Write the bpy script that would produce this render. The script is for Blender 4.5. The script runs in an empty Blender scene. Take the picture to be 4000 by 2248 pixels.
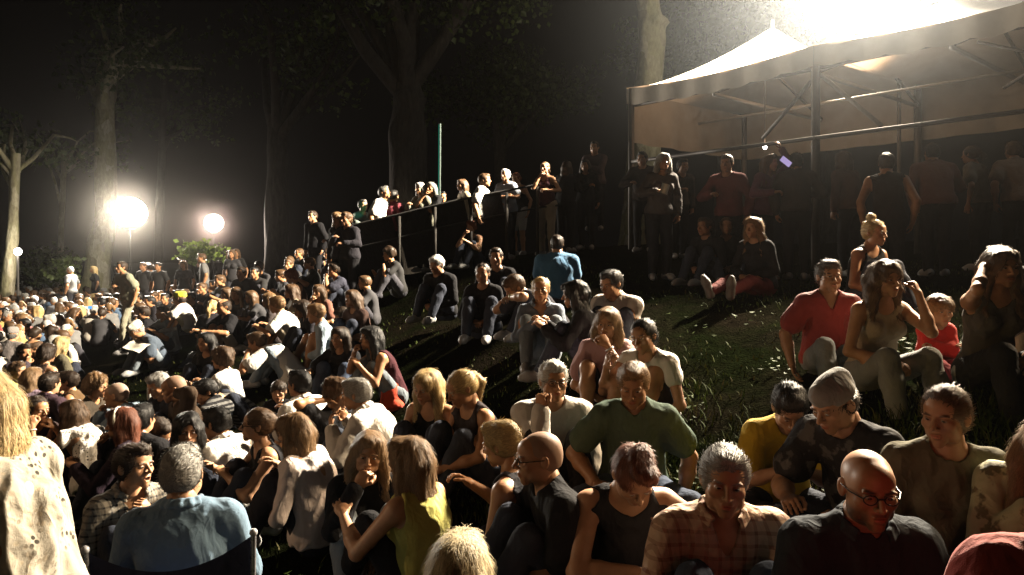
import bpy, math, random, time
import numpy as np
rng = np.random.default_rng(7)
random.seed(7)
T_START = time.time()
C = bpy.context.scene.collection
F32 = np.float32
V = lambda *a: np.array(a, dtype=float)
rad = math.radians

# ------------------------------------------------------------------ camera mapping (level camera, pixel units of the 4000 px photograph)
FPX, HX, HY, CAMZ = 2850.0, 2000.0, 1000.0, 1.6
def at(px, py, Y):
    return V((px - HX) / FPX * Y, Y, CAMZ + (HY - py) / FPX * Y)

# ------------------------------------------------------------------ signed distance modelling
def rot_x(a): c, s = math.cos(a), math.sin(a); return np.array([[1,0,0],[0,c,-s],[0,s,c]], float)
def rot_y(a): c, s = math.cos(a), math.sin(a); return np.array([[c,0,s],[0,1,0],[-s,0,c]], float)
def rot_z(a): c, s = math.cos(a), math.sin(a); return np.array([[c,-s,0],[s,c,0],[0,0,1]], float)
def unit(v): v = np.asarray(v, float); n = np.linalg.norm(v); return v / n if n > 1e-9 else v

def cap(a, b, ra, rb=None, k=.03, op='u'):
    return ('c', np.array(a, float), np.array(b, float), float(ra), float(ra if rb is None else rb), float(k), op)
def ell(c, r, R=None, k=.03, op='u'):
    return ('e', np.array(c, float), np.array(r, float), None if R is None else np.array(R, float), float(k), op)

def _prim(p, P):
    if p[0] == 'c':
        a, b, ra, rb = p[1:5]
        ba = b - a; L = float(ba @ ba)
        pa = P - a.astype(F32)
        t = np.clip(pa @ (ba / max(L, 1e-12)).astype(F32), 0, 1)
        q = pa - t[:, None] * ba.astype(F32)
        return np.sqrt(np.einsum('ij,ij->i', q, q)) - (ra + (rb - ra) * t)
    c, r, R = p[1:4]
    q = P - c.astype(F32)
    if R is not None: q = q @ R.astype(F32)
    q1 = q / r.astype(F32); q2 = q1 / r.astype(F32)
    k0 = np.sqrt(np.einsum('ij,ij->i', q1, q1)); k1 = np.sqrt(np.einsum('ij,ij->i', q2, q2))
    return k0 * (k0 - 1) / np.maximum(k1, 1e-6)

def sdf(prims, P):
    d = None
    for p in prims:
        op, k = p[-1], p[-2]
        if op == 'half':                      # ('h', point, normal, k, 'half'): keep the side the normal points away from
            e = (P - p[1].astype(F32)) @ p[2].astype(F32)
            h = np.clip(.5 + .5 * (d - e) / k, 0, 1); d = e + (d - e) * h + k * h * (1 - h)
            continue
        e = _prim(p, P)
        if d is None: d = e
        elif op == 'u':
            h = np.clip(.5 + .5 * (e - d) / k, 0, 1); d = e + (d - e) * h - k * h * (1 - h)
        elif op == 's':                       # smooth subtraction
            e = -e; h = np.clip(.5 + .5 * (d - e) / k, 0, 1); d = e + (d - e) * h + k * h * (1 - h)
        elif op == 'i':
            h = np.clip(.5 + .5 * (d - e) / k, 0, 1); d = e + (d - e) * h + k * h * (1 - h)
    return d
def half(pt, n, k=.012): return ('h', np.array(pt, float), unit(n), k, 'half')

def wob(P, f, seed=0, octs=2):                # cheap smooth noise, about -1..1
    r = np.random.default_rng(seed); o = np.zeros(len(P), F32); a = 1.; s = 0
    for _ in range(octs):
        for _ in range(3):
            k = r.normal(size=3); k = (k / np.linalg.norm(k) * f * r.uniform(.7, 1.3)).astype(F32)
            o += a * np.sin(P @ k + F32(r.uniform(0, 6.28)) + F32(.8) * np.sin(P @ np.roll(k, 1) * F32(.6)))
        s += a * 3; a *= .5; f *= 2.1
    return o / s * 1.6

def bounds(prims, pad):
    lo, hi = V(9,9,9), V(-9,-9,-9)
    for p in prims:
        if p[-1] != 'u': continue
        if p[0] == 'c':
            r = max(p[3], p[4]); lo = np.minimum(lo, np.minimum(p[1], p[2]) - r); hi = np.maximum(hi, np.maximum(p[1], p[2]) + r)
        else:
            R = np.eye(3) if p[3] is None else p[3]
            e = np.sqrt(((R * p[2]) ** 2).sum(1)); lo = np.minimum(lo, p[1] - e); hi = np.maximum(hi, p[1] + e)
    return lo - pad, hi + pad

_EDG = [(a, a | b) for b in (1, 2, 4) for a in range(8) if not a & b]
def nets(fn, lo, hi, v):
    """mesh the zero surface of fn with naive surface nets; only blocks near the surface are evaluated"""
    B = 4
    nb = np.maximum(np.ceil((hi - lo) / v / B).astype(int) + 1, 2); n = nb * B
    ci = np.indices(nb).reshape(3, -1).T
    dc = fn((lo + (ci * B + 1.5) * v).astype(F32))
    near = (np.abs(dc) < 6.0 * v)
    D = np.where(dc < 0, F32(-1), F32(1)).reshape(nb)
    D = D.repeat(B, 0).repeat(B, 1).repeat(B, 2)
    off = np.indices((B, B, B)).reshape(3, -1).T
    fi = (ci[near][:, None, :] * B + off[None]).reshape(-1, 3)
    if not len(fi): return np.zeros((0, 3)), np.zeros((0, 4), int)
    D[fi[:, 0], fi[:, 1], fi[:, 2]] = fn((lo + fi * v).astype(F32))
    D[0] = D[-1] = 1; D[:, 0] = D[:, -1] = 1; D[:, :, 0] = D[:, :, -1] = 1
    I = D < 0
    cnt = np.zeros(n - 1, np.int8)
    for c in range(8):
        x, y, z = c & 1, c >> 1 & 1, c >> 2 & 1
        cnt += I[x:n[0]-1+x, y:n[1]-1+y, z:n[2]-1+z]
    act = np.argwhere((cnt > 0) & (cnt < 8))
    if not len(act): return np.zeros((0, 3)), np.zeros((0, 4), int)
    idx = -np.ones(n - 1, np.int64); idx[act[:, 0], act[:, 1], act[:, 2]] = np.arange(len(act))
    cor = np.stack([D[act[:, 0] + (c & 1), act[:, 1] + (c >> 1 & 1), act[:, 2] + (c >> 2 & 1)] for c in range(8)], 1)
    acc = np.zeros((len(act), 3)); num = np.zeros(len(act))
    for a, b in _EDG:
        da, db = cor[:, a], cor[:, b]; m = (da < 0) != (db < 0)
        t = np.where(m, da / np.where(m, da - db, 1), 0)
        pa = V(a & 1, a >> 1 & 1, a >> 2 & 1); pb = V(b & 1, b >> 1 & 1, b >> 2 & 1)
        acc += np.where(m[:, None], pa + (pb - pa) * t[:, None], 0); num += m
    verts = lo + (act + acc / num[:, None]) * v
    quads = []
    for ax in range(3):
        u, w = (ax + 1) % 3, (ax + 2) % 3
        sl0 = [slice(None)] * 3; sl1 = [slice(None)] * 3; sl0[ax] = slice(0, -1); sl1[ax] = slice(1, None)
        a, b = I[tuple(sl0)], I[tuple(sl1)]
        e = np.argwhere(a != b)
        e = e[(e[:, u] > 0) & (e[:, w] > 0) & (e[:, u] < n[u] - 1) & (e[:, w] < n[w] - 1)]
        if not len(e): continue
        s = a[e[:, 0], e[:, 1], e[:, 2]]
        def cell(du, dw):
            q = e.copy(); q[:, u] -= du; q[:, w] -= dw
            return idx[q[:, 0], q[:, 1], q[:, 2]]
        q = np.stack([cell(1, 1), cell(0, 1), cell(0, 0), cell(1, 0)], 1)
        q[~s] = q[~s][:, ::-1]
        quads.append(q)
    q = np.concatenate(quads)
    return verts, q[(q >= 0).all(1)]

# ------------------------------------------------------------------ mesh assembly
class MB:
    """collects vertices and faces with a material index, then links ONE mesh object"""
    def __init__(s): s.v, s.f, s.m, s.attr, s.n = [], [], [], [], 0
    def add(s, v, f, m=0, a=None):
        v = np.asarray(v, float).reshape(-1, 3)
        if not len(v): return s
        f = np.asarray(f)
        s.v.append(v); s.f.append((f + s.n)); s.m.append(np.full(len(f), m)); s.n += len(v)
        s.attr.append(np.zeros((len(v), 3)) if a is None else np.asarray(a, float))
        return s
    def build(s, name, mats, parent=None, smooth=True, link=True):
        me = bpy.data.meshes.new(name)
        nv = s.n; loops = []; starts = []; tot = []; k = 0
        for f in s.f:
            w = f.shape[1]; loops.append(f.reshape(-1)); starts.append(np.arange(len(f)) * w + k); k += len(f) * w
        if nv:
            me.vertices.add(nv); me.vertices.foreach_set('co', np.concatenate(s.v).astype(F32).reshape(-1))
            L = np.concatenate(loops); S = np.concatenate(starts)
            me.loops.add(len(L)); me.loops.foreach_set('vertex_index', L.astype(np.int32))
            me.polygons.add(len(S)); me.polygons.foreach_set('loop_start', S.astype(np.int32))
            me.polygons.foreach_set('material_index', np.concatenate(s.m).astype(np.int32))
            me.polygons.foreach_set('use_smooth', np.full(len(S), smooth))
            at_ = me.attributes.new('mask', 'FLOAT_VECTOR', 'POINT')
            at_.data.foreach_set('vector', np.concatenate(s.attr).astype(F32).reshape(-1))
            me.update(calc_edges=True); me.validate()
        for m in (mats if isinstance(mats, (list, tuple)) else [mats]): me.materials.append(m)
        o = bpy.data.objects.new(name, me)
        if link: C.objects.link(o)
        if parent is not None: o.parent = parent
        return o
    def box(s, c, size, R=None, m=0):
        q = np.array([[x, y, z] for x in (-.5, .5) for y in (-.5, .5) for z in (-.5, .5)]) * np.asarray(size, float)
        if R is not None: q = q @ np.asarray(R).T
        return s.add(q + np.asarray(c, float), [[0,1,3,2],[4,6,7,5],[0,4,5,1],[2,3,7,6],[0,2,6,4],[1,5,7,3]], m)
    def bar(s, a, b, w, h=None, m=0):
        a, b = np.asarray(a, float), np.asarray(b, float); d = unit(b - a)
        up = V(0,0,1) if abs(d[2]) < .95 else V(0,1,0)
        x = unit(np.cross(d, up)); y = np.cross(x, d)
        R = np.stack([x, d, y], 1)
        return s.box((a + b) / 2, (w, np.linalg.norm(b - a), h or w), R, m)
    def tube(s, pts, r, n=8, m=0, caps=True):
        pts = np.asarray(pts, float); r = np.broadcast_to(np.asarray(r, float), len(pts))
        t = np.gradient(pts, axis=0); t /= np.linalg.norm(t, axis=1)[:, None] + 1e-9
        ref = V(0,0,1) if abs(t[0][2]) < .8 else V(1,0,0)
        an = np.linspace(0, 2 * np.pi, n, endpoint=False); vs = []
        for p, d, rr in zip(pts, t, r):
            x = unit(np.cross(d, ref)); y = np.cross(x, d)
            vs.append(p + rr * (np.cos(an)[:, None] * x + np.sin(an)[:, None] * y))
        k = len(pts); i = np.arange(k - 1)[:, None] * n; j = np.arange(n)[None]
        q = np.stack([i + j, i + n + j, i + n + (j + 1) % n, i + (j + 1) % n], -1).reshape(-1, 4)
        vv = np.concatenate(vs); s.add(vv, q, m)
        if caps:
            for e, flip in ((0, True), (k - 1, False)):
                c = np.arange(n)
                tri = np.stack([np.full(n, n), c, (c + 1) % n], 1)
                s.add(np.vstack([vs[e], pts[e]]), tri[:, ::-1] if not flip else tri, m)
        return s
def uv_sphere(c, r, R=None, nu=12, nv=8):
    u = np.linspace(0, 2 * np.pi, nu, endpoint=False); v = np.linspace(0, np.pi, nv + 1)
    P = np.stack([np.outer(np.sin(v), np.cos(u)), np.outer(np.sin(v), np.sin(u)), np.outer(np.cos(v), np.ones(nu))], -1).reshape(-1, 3) * np.asarray(r, float)
    if R is not None: P = P @ np.asarray(R).T
    i = np.arange(nv)[:, None] * nu; j = np.arange(nu)[None]
    q = np.stack([i + j, i + nu + j, i + nu + (j + 1) % nu, i + (j + 1) % nu], -1).reshape(-1, 4)
    return P + np.asarray(c, float), q

def empty(name, loc, rz=0):
    o = bpy.data.objects.new(name, None); C.objects.link(o); o.location = tuple(loc); o.rotation_euler = (0, 0, rz); o.empty_display_size = .1
    return o
def tag(o, label=None, cat=None, group=None, kind=None):
    if label: o['label'] = label
    if cat: o['category'] = cat
    if group: o['group'] = group
    if kind: o['kind'] = kind
    return o

# ------------------------------------------------------------------ materials
class NT:
    def __init__(s, name):
        s.mat = bpy.data.materials.new(name); s.mat.use_nodes = True; s.t = s.mat.node_tree; s.t.nodes.clear()
        s.out = s.t.nodes.new('ShaderNodeOutputMaterial')
    def n(s, typ, **kw):
        o = s.t.nodes.new('ShaderNode' + typ)
        for k, v in kw.items():
            if k in o.inputs: o.inputs[k].default_value = v
            else: setattr(o, k, v)
        return o
    def l(s, a, b): s.t.links.new(a, b); return s
    def mixc(s, fac, a, b, mode='MIX'):
        m = s.n('Mix', data_type='RGBA', blend_type=mode); ins = m.inputs
        for sock, val in ((ins[0], fac), (ins[6], a), (ins[7], b)):
            if isinstance(val, bpy.types.NodeSocket): s.l(val, sock)
            elif isinstance(val, (int, float)): sock.default_value = val
            else: sock.default_value = (*val[:3], 1)
        return m.outputs[2]
    def math(s, op, a, b=0.):
        m = s.n('Math', operation=op)
        for sock, val in ((m.inputs[0], a), (m.inputs[1], b)):
            if isinstance(val, bpy.types.NodeSocket): s.l(val, sock)
            else: sock.default_value = val
        return m.outputs[0]
    def ramp(s, fac, stops):
        r = s.n('ValToRGB'); e = r.color_ramp.elements
        while len(e) < len(stops): e.new(.5)
        for q, (p, c) in zip(e, stops):
            q.position = p; q.color = (*c, 1) if not isinstance(c, (int, float)) else (c, c, c, 1)
        s.l(fac, r.inputs[0]); return r.outputs[0]
    def noise(s, vec, scale, detail=3, rough=.55):
        q = s.n('TexNoise'); q.inputs['Scale'].default_value = scale; q.inputs['Detail'].default_value = detail; q.inputs['Roughness'].default_value = rough
        if vec is not None: s.l(vec, q.inputs['Vector'])
        return q
    def coord(s, scale=None, which='Object'):
        c = s.n('TexCoord').outputs[which]
        if scale is None: return c
        m = s.n('Mapping'); m.inputs['Scale'].default_value = scale; s.l(c, m.inputs['Vector']); return m.outputs[0]
    def bump(s, h, strength=.3, dist=.01):
        b = s.n('Bump'); b.inputs['Strength'].default_value = strength; b.inputs['Distance'].default_value = dist; s.l(h, b.inputs['Height']); return b.outputs[0]
    def bsdf(s, color, rough=.6, normal=None, **kw):
        b = s.n('BsdfPrincipled')
        if isinstance(rough, bpy.types.NodeSocket): s.l(rough, b.inputs['Roughness'])
        else: b.inputs['Roughness'].default_value = rough
        if isinstance(color, bpy.types.NodeSocket): s.l(color, b.inputs['Base Color'])
        else: b.inputs['Base Color'].default_value = (*color[:3], 1)
        if normal is not None: s.l(normal, b.inputs['Normal'])
        for k, v in kw.items():
            k = k.replace('_', ' ')
            if k in b.inputs:
                if isinstance(v, bpy.types.NodeSocket): s.l(v, b.inputs[k])
                else: b.inputs[k].default_value = v
        s.l(b.outputs[0], s.out.inputs[0]); return s.mat
MATS = {}
def cached(fn):
    def g(*a):
        k = (fn.__name__, a)
        if k not in MATS: MATS[k] = fn(*a)
        return MATS[k]
    return g

@cached
def m_skin(tone, hairc, beard):
    s = NT('skin'); co = s.coord()
    nz = s.noise(co, 22, 3).outputs[0]
    mot = s.ramp(nz, [(.3, .86), (.7, 1.08)])
    base = s.mixc(1, tone, mot, 'MULTIPLY')
    at_ = s.n('Attribute'); at_.attribute_name = 'mask'; sep = s.n('SeparateXYZ'); s.l(at_.outputs['Vector'], sep.inputs[0])
    lips = (tone[0] * .78, tone[1] * .48, tone[2] * .46)
    c = s.mixc(sep.outputs[0], base, lips)
    c = s.mixc(sep.outputs[1], c, tuple(min(h * .8, .2) for h in hairc))
    if beard: c = s.mixc(s.math('MULTIPLY', sep.outputs[2], beard), c, tuple(.4 * h + .1 * t for h, t in zip(hairc, tone)))
    fine = s.noise(co, 160, 2).outputs[0]
    return s.bsdf(c, .46, s.bump(fine, .12, .002), Specular_IOR_Level=.42, Subsurface_Weight=.0, Sheen_Weight=.05)
@cached
def m_hair(col, rough, bmp=.8):
    s = NT('hair'); 
    at_ = s.n('Attribute'); at_.attribute_name = 'mask'; sep = s.n('SeparateXYZ'); s.l(at_.outputs['Vector'], sep.inputs[0])
    st = s.noise(s.coord((230, 230, 10)), 1, 3, .6).outputs[0]
    v = s.ramp(st, [(.28, .55), (.5, .95), (.75, 1.25)] if bmp > .3 else [(.3, .96), (.7, 1.04)])
    c = s.mixc(1, col, v, 'MULTIPLY')
    c = s.mixc(sep.outputs[0], c, tuple(min(1, h * 1.35 + .008) for h in col))
    c = s.mixc(sep.outputs[1], c, tuple(h * .62 for h in col))
    return s.bsdf(c, rough, s.bump(st, bmp, .004), Specular_IOR_Level=.28 if bmp > .3 else .3)
@cached
def m_cloth(col, pat, col2):
    s = NT('cloth_' + (pat or 'plain')); co = s.coord()
    c = col
    nz = s.noise(co, 9, 4).outputs[0]
    if pat == 'plaid' or pat == 'check':
        f = 135 if pat == 'plaid' else 190
        sp = s.n('SeparateXYZ'); s.l(co, sp.inputs[0])
        sx = s.math('ADD', sp.outputs[0], s.math('MULTIPLY', sp.outputs[1], .6))
        a = s.math('GREATER_THAN', s.math('SINE', s.math('MULTIPLY', sx, f)), .6)
        b = s.math('GREATER_THAN', s.math('SINE', s.math('MULTIPLY', sp.outputs[2], f)), .6)
        k = s.math('MULTIPLY', s.math('ADD', a, b), .5)
        c = s.mixc(k, col, col2)
    elif pat == 'floral':
        w = s.noise(co, 7, 2).outputs['Color']
        vv = s.mixc(.06, co, w)
        vo = s.n('TexVoronoi'); vo.inputs['Scale'].default_value = 52; s.l(vv, vo.inputs['Vector'])
        spot = s.ramp(vo.outputs['Distance'], [(.30, 1.), (.40, 0.)])
        clump = s.ramp(s.noise(co, 6, 2).outputs[0], [(.47, 0.), (.56, 1.)])
        tint = s.mixc(clump, (.42, .36, .27), col2)
        gate = s.ramp(s.noise(co, 13, 2).outputs[0], [(.42, 0.), (.52, 1.)])
        c = s.mixc(s.math('MULTIPLY', spot, gate), col, tint)
    elif pat == 'stripe':
        sp = s.n('SeparateXYZ'); s.l(co, sp.inputs[0])
        c = s.mixc(s.math('GREATER_THAN', s.math('SINE', s.math('MULTIPLY', sp.outputs[2], 150)), 0.), col, col2)
    elif pat == 'print':
        k = s.ramp(s.noise(co, 14, 3).outputs[0], [(.54, 0.), (.6, 1.)])
        c = s.mixc(k, col, col2)
    elif pat == 'denim':
        k = s.ramp(s.noise(co, 5, 4).outputs[0], [(.35, 0.), (.7, 1.)])
        c = s.mixc(k, col, col2)
    c = s.mixc(1, c, s.ramp(nz, [(.3, .88), (.7, 1.06)]), 'MULTIPLY')
    wv = s.noise(co, 420, 1).outputs[0]; wr = s.noise(co, 16, 4, .6).outputs[0]
    dw = s.mixc(.12, s.coord((1, 1, .6)), s.noise(co, 5, 2).outputs['Color'])
    r1 = s.math('ABSOLUTE', s.math('SUBTRACT', s.noise(dw, 8, 2, .5).outputs[0], .5)); r2 = s.math('ABSOLUTE', s.math('SUBTRACT', s.noise(dw, 19, 2, .5).outputs[0], .5))
    h = s.math('ADD', s.math('ADD', s.math('MULTIPLY', wv, .10), s.math('MULTIPLY', wr, .4)), s.math('ADD', s.math('MULTIPLY', r1, -1.5), s.math('MULTIPLY', r2, -1.5)))
    return s.bsdf(c, .88, s.bump(h, .6, .020), Sheen_Weight=.10 if max(col) > .1 else 0., Specular_IOR_Level=.2 if max(col) > .1 else .08)
@cached
def m_plain(name, col, rough, metal):
    s = NT(name); nz = s.noise(s.coord(), 30, 3).outputs[0]
    c = s.mixc(1, col, s.ramp(nz, [(.3, .85), (.7, 1.1)]), 'MULTIPLY')
    return s.bsdf(c, s.ramp(nz, [(.3, max(.05, rough - .1)), (.7, min(1, rough + .1))]), s.bump(nz, .15, .003), Metallic=metal)
@cached
def m_emit(name, col, strength):
    s = NT(name); e = s.n('Emission'); e.inputs[0].default_value = (*col, 1); e.inputs[1].default_value = strength
    s.l(e.outputs[0], s.out.inputs[0]); return s.mat
# ------------------------------------------------------------------ heads (face towards -Y, origin at mid height, adult size)
def head_prims(kind, mouth_open=False):
    m = kind == 'm'; c = kind == 'c'
    jw = .046 if m else .040
    if c: jw = .040
    H = [ell((0, .020, .036), (.0765, .0965, .0815), k=.02),
         ell((0, -.022, -.018), (.066, .066, .080), k=.03),
         ell((0, -.046, .046), (.058, .044, .046), k=.02)]
    for s in (-1, 1):
        H += [ell((s * jw, -.016, -.066), (.020, .036, .028), k=.03),
              ell((s * .043, -.062, -.020), (.021, .018, .018), k=.022)]
    H += [ell((0, -.066, -.098), (.026 if m else .021, .021, .019), k=.025),
          ell((0, -.068, -.062), (.033, .026, .030), k=.02)]
    for s in (-1, 1):
        H += [ell((s * .031, -.098, .004), (.0185, .017, .0125), k=.010, op='s')]
    for s in (-1, 1):
        H += [ell((s * .030, -.083, .0235), (.025, .0105, .0075 if m else .0055), rot_y(s * .12), k=.010)]
        H += [ell((s * .031, -.0775, .0035), (.0150, .0122, .0110), k=.004)]         # closed volume of lids and eye
    nl = .028 if not c else .016
    H += [cap((0, -.088, .014), (0, -.094 - nl * .75, -.026), .0075, .0105, k=.010)]
    for s in (-1, 1): H += [ell((s * .0125, -.100, -.030), (.0085, .011, .0075), k=.006)]
    H += [ell((0, -.0935, -.0565), (.0215, .009, .0058), k=.006), ell((0, -.0905, -.0685), (.0185, .009, .0068), k=.006)]
    if mouth_open: H += [ell((0, -.097, -.066), (.018, .020, .011), k=.004, op='s')]
    else: H += [cap((-.022, -.102, -.0622), (.022, -.102, -.0622), .0042, k=.004, op='s')]
    for s in (-1, 1):                                                                  # ears
        Re = rot_z(s * -.35) @ rot_x(-.12)
        H += [ell((s * .0805, .016, -.002), (.0085, .019, .031), Re, k=.006), ell((s * .0870, .008, .002), (.005, .010, .018), Re, k=.006, op='s')]
    H += [cap((0, .022, -.05), (0, .038, -.17), .053 if m else .045 if not c else .040, .055 if m else .047 if not c else .041, k=.03)]
    return H
_HC = {}
def head_mesh(kind, v, mo=False):
    v = max(.003, round(v / .0015) * .0015); key = (kind, v, mo)
    if key in _HC: return _HC[key]
    pr = head_prims(kind, mo)
    P, q = nets(lambda p: sdf(pr, p), V(-.115, -.145, -.165), V(.115, .145, .14), v)
    x, y, z = P.T; a = np.zeros((len(P), 3)); front = np.clip((-y - .055) / .02, 0, 1)
    lip = np.exp(-((x / .022) ** 4) - (((z + .0625) / .0095) ** 4)) * front
    ax = np.abs(x)
    brow = np.exp(-(((ax - .031) / .017) ** 4) - (((z - .0225 - .004 * np.sin((ax - .02) * 60)) / .0052) ** 4)) * front
    lid = np.exp(-(((ax - .031) / .0155) ** 4) - (((z - .0105) / .0028) ** 2)) * front * .6
    if mo: a[:, 1] = np.exp(-((x / .016) ** 4) - (((z + .066) / .009) ** 4)) * front * .9
    brd = np.clip((-z - .035) / .02, 0, 1) * np.clip((-y + .02) / .03, 0, 1) * np.clip((z + .125) / .02, 0, 1)
    brd = np.maximum(brd * np.clip((ax - .022) / .012 + np.clip((-z - .078) / .01, 0, 1), 0, 1), np.exp(-((x / .026) ** 4) - (((z + .049) / .007) ** 4)) * front)
    a[:, 0] = lip; a[:, 1] = np.maximum(a[:, 1], np.maximum(brow, lid)); a[:, 2] = brd * (1 - lip)
    _HC[key] = (P, q, a); return _HC[key]
def eye_parts():
    P, q = uv_sphere((0, 0, 0), (.0126,) * 3, rot_x(math.pi / 2), 14, 10)       # pole towards -Y/+Y
    c = P[q].mean(1); ang = np.degrees(np.arccos(np.clip(-c[:, 1] / np.linalg.norm(c, axis=1), -1, 1)))
    mi = np.where(ang < 19, 3, np.where(ang < 36, 2, 1))
    P = P * V(1.04, 1, .54)
    return P, q, mi
EYE = eye_parts()

# ------------------------------------------------------------------ skeleton
def mirror(s, v): return V(s * v[0], v[1], v[2])
def ik(a, t, l1, l2, pole):
    d = t - a; D = np.linalg.norm(d); mx = (l1 + l2) * .995
    if D > mx: t = a + d / D * mx; d = t - a; D = mx
    D = max(D, abs(l1 - l2) + .02)
    x = unit(d); p = pole - x * (pole @ x); p = unit(p)
    ca = np.clip((l1 * l1 + D * D - l2 * l2) / (2 * l1 * D), -1, 1)
    return a + x * l1 * ca + p * l1 * math.sqrt(max(0, 1 - ca * ca)), t
def L3(x, f, z): return V(x, -f, z)

ARMS = {  # wrist targets (x outward, forward, z above the seat for a sitting adult), elbow pole (x outward, forward, z)
 'hug':   ((.04, .44, .36), (.9, .1, -.5), .5), 'knee': ((.16, .42, .46), (.6, -.2, -1), .35), 'lap': ((.07, .30, .22), (.8, -.5, -.5), .4),
 'phone': ((.06, .34, .36), (.7, -.2, -1), .75), 'chin': ((.05, .19, .60), (.5, .2, -1), .95), 'back': ((.25, -.27, .04), (.5, -.8, .2), .15),
 'down':  ((.25, .05, .06), (.6, -.7, 0), .3), 'fold': ((-.10, .21, .37), (.9, .15, -.6), .5), 'akimbo': ((.20, .06, .16), (1, -.5, .1), .5),
 'clasp': ((.03, .36, .44), (.8, -.1, -.8), .7), 'head': ((.10, .0, .80), (1, -.2, .3), .4), 'reach': ((.10, .50, .50), (.6, -.1, -1), .3),
 'mouth': ((.03, .17, .66), (.6, .2, -1), .9), 'fist': ((.13, .22, .72), (.12, .25, -1), 1.0), 'side': ((.30, .12, .08), (.7, -.5, 0), .25),
 'aknee': ((.20, .50, .40), (.7, -.3, -.6), .4), 'headlow': ((.10, .0, .80), (.55, .35, -1), .4), 'rail': ((.16, .34, .34), (.8, -.5, -.4), .5), 'up': ((.16, .2, .95), (.9, .1, -.5), .3),
}
LEGS = {'slope': ((.15, .52, -.13), (.15, 1, 1)), 'knees': ((.12, .46, .07), (.15, 1, 1)), 'cross': ((-.10, .30, .07), (1, .35, .12)), 'straight': ((.12, .82, .06), (.2, .1, 1)),
        'tuck': ((.14, .30, .07), (.2, 1, 1)), 'half': ((.13, .62, .07), (.2, .6, 1)), 'sideleft': ((.35, .30, .07), (.3, 1, .4))}

class Sk: pass
def skeleton(a):
    s = Sk(); k = a['s']; sex = a['sex']; w = a['w']
    stand = a['pose'] in ('stand', 'walk'); chair = a['pose'] == 'chair'
    hp = .93 if stand else .50 if chair else .66 if a['pose'] == 'crouch' else .10
    hp = a.get('hp', hp); s.hp = hp; dz = (hp - .10)
    La, U, side = [rad(v) for v in a['lean']]
    def dr(t): return unit(V(math.sin(side), -math.sin(t), math.cos(t)))
    s.P = V(0, 0, hp); s.W = s.P + dr(La * .7) * .17; s.C = s.W + dr(La) * .15; s.d2 = dr(La + U); s.N = s.C + s.d2 * .18
    s.d0, s.d1 = dr(La * .7), dr(La + U * .4)
    nd = unit(dr((La + U) * .75) + V(0, 0, .25)); s.nd = nd
    s.S0 = s.N + nd * .085
    hy, hpz, hr = a['head']; s.R = rot_z(rad(hy)) @ rot_x(rad(hpz)) @ rot_y(rad(hr))
    s.hs = a['hscale']; s.H = s.S0 + s.R @ V(0, -.022, .082) * s.hs
    tw = rot_z(rad(a['twist']))
    sw = (.178 if sex == 'm' else .155 if sex == 'f' else .150) * (1 + (w - 1) * .5)
    fw = unit(np.cross(V(1, 0, 0), s.d2))                         # backwards-ish axis of the chest
    s.sh, s.el, s.wr, s.curl = {}, {}, {}, {}
    s.tw = tw
    for sd, key in ((-1, 'R'), (1, 'L')):
        S = s.N - s.d2 * .045 + tw @ V(sd * sw, 0, 0); s.sh[key] = S
        spec = a[key]; cur = None
        if isinstance(spec, str): t, pole, cur = ARMS[spec]
        else: t, pole = spec[0], (spec[1] if len(spec) > 1 else (.7, -.3, -.8)); cur = spec[2] if len(spec) > 2 else .5
        T = L3(sd * t[0], t[1], t[2] + dz)
        if isinstance(spec, str) and spec in ('chin', 'mouth', 'fist', 'head', 'headlow'):
            off = {'chin': (.035, -.135, -.155), 'mouth': (.045, -.150, -.135), 'fist': (.135, -.13, -.10), 'head': (.13, .04, -.03), 'headlow': (.12, -.02, .0)}[spec]
            T = s.H + s.R @ V(sd * off[0], off[1], off[2])
        s.el[key], s.wr[key] = ik(S, T, .285, .25, L3(sd * pole[0], pole[1], pole[2]))
        s.curl[key] = cur
    s.hip, s.kn, s.an, s.toe = {}, {}, {}, {}
    for sd, key in ((-1, 'R'), (1, 'L')):
        hpp = s.P + V(sd * .088, 0, -.01); s.hip[key] = hpp
        if stand:
            f = (.0 if a['pose'] == 'stand' else sd * .22); t, pole = (.10, f, .085), (.1, 1, .1)
        elif chair: t, pole = (.12, .50, .085), (.12, 1, .8)
        elif a['pose'] == 'crouch': t, pole = (.12, .22, .085), (.25, 1, .4)
        else:
            t, pole = LEGS[a['legs'] if isinstance(a['legs'], str) else a['legs'][0 if sd < 0 else 1]]
        s.kn[key], s.an[key] = ik(hpp, L3(sd * t[0], t[1], t[2]), .43, .41, L3(sd * pole[0], pole[1], pole[2]))
        fd = V(s.an[key][0] - hpp[0], s.an[key][1] - hpp[1], 0); fd = V(sd * .25, -1, 0) if np.linalg.norm(fd) < .1 or stand else fd
        if not stand and a['pose'] in ('sit',) and a['legs'] in ('cross',): fd = V(-sd * .8, -.6, 0)
        s.toe[key] = s.an[key] + unit(fd) * .16 + V(0, 0, -.05)
        if a['legs'] == 'straight' and a['pose'] == 'sit': s.toe[key] = s.an[key] + V(sd * .05, -.06, .15)
    if k != 1:
        for nm in ('P', 'W', 'C', 'N', 'S0', 'H'): setattr(s, nm, getattr(s, nm) * k)
        # a child keeps a larger head for its height
        for dct in (s.sh, s.el, s.wr, s.hip, s.kn, s.an, s.toe):
            for q in dct: dct[q] = dct[q] * k
        s.H = s.S0 + s.R @ V(0, -.022, .082) * s.hs
    s.k = k
    return s

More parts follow.
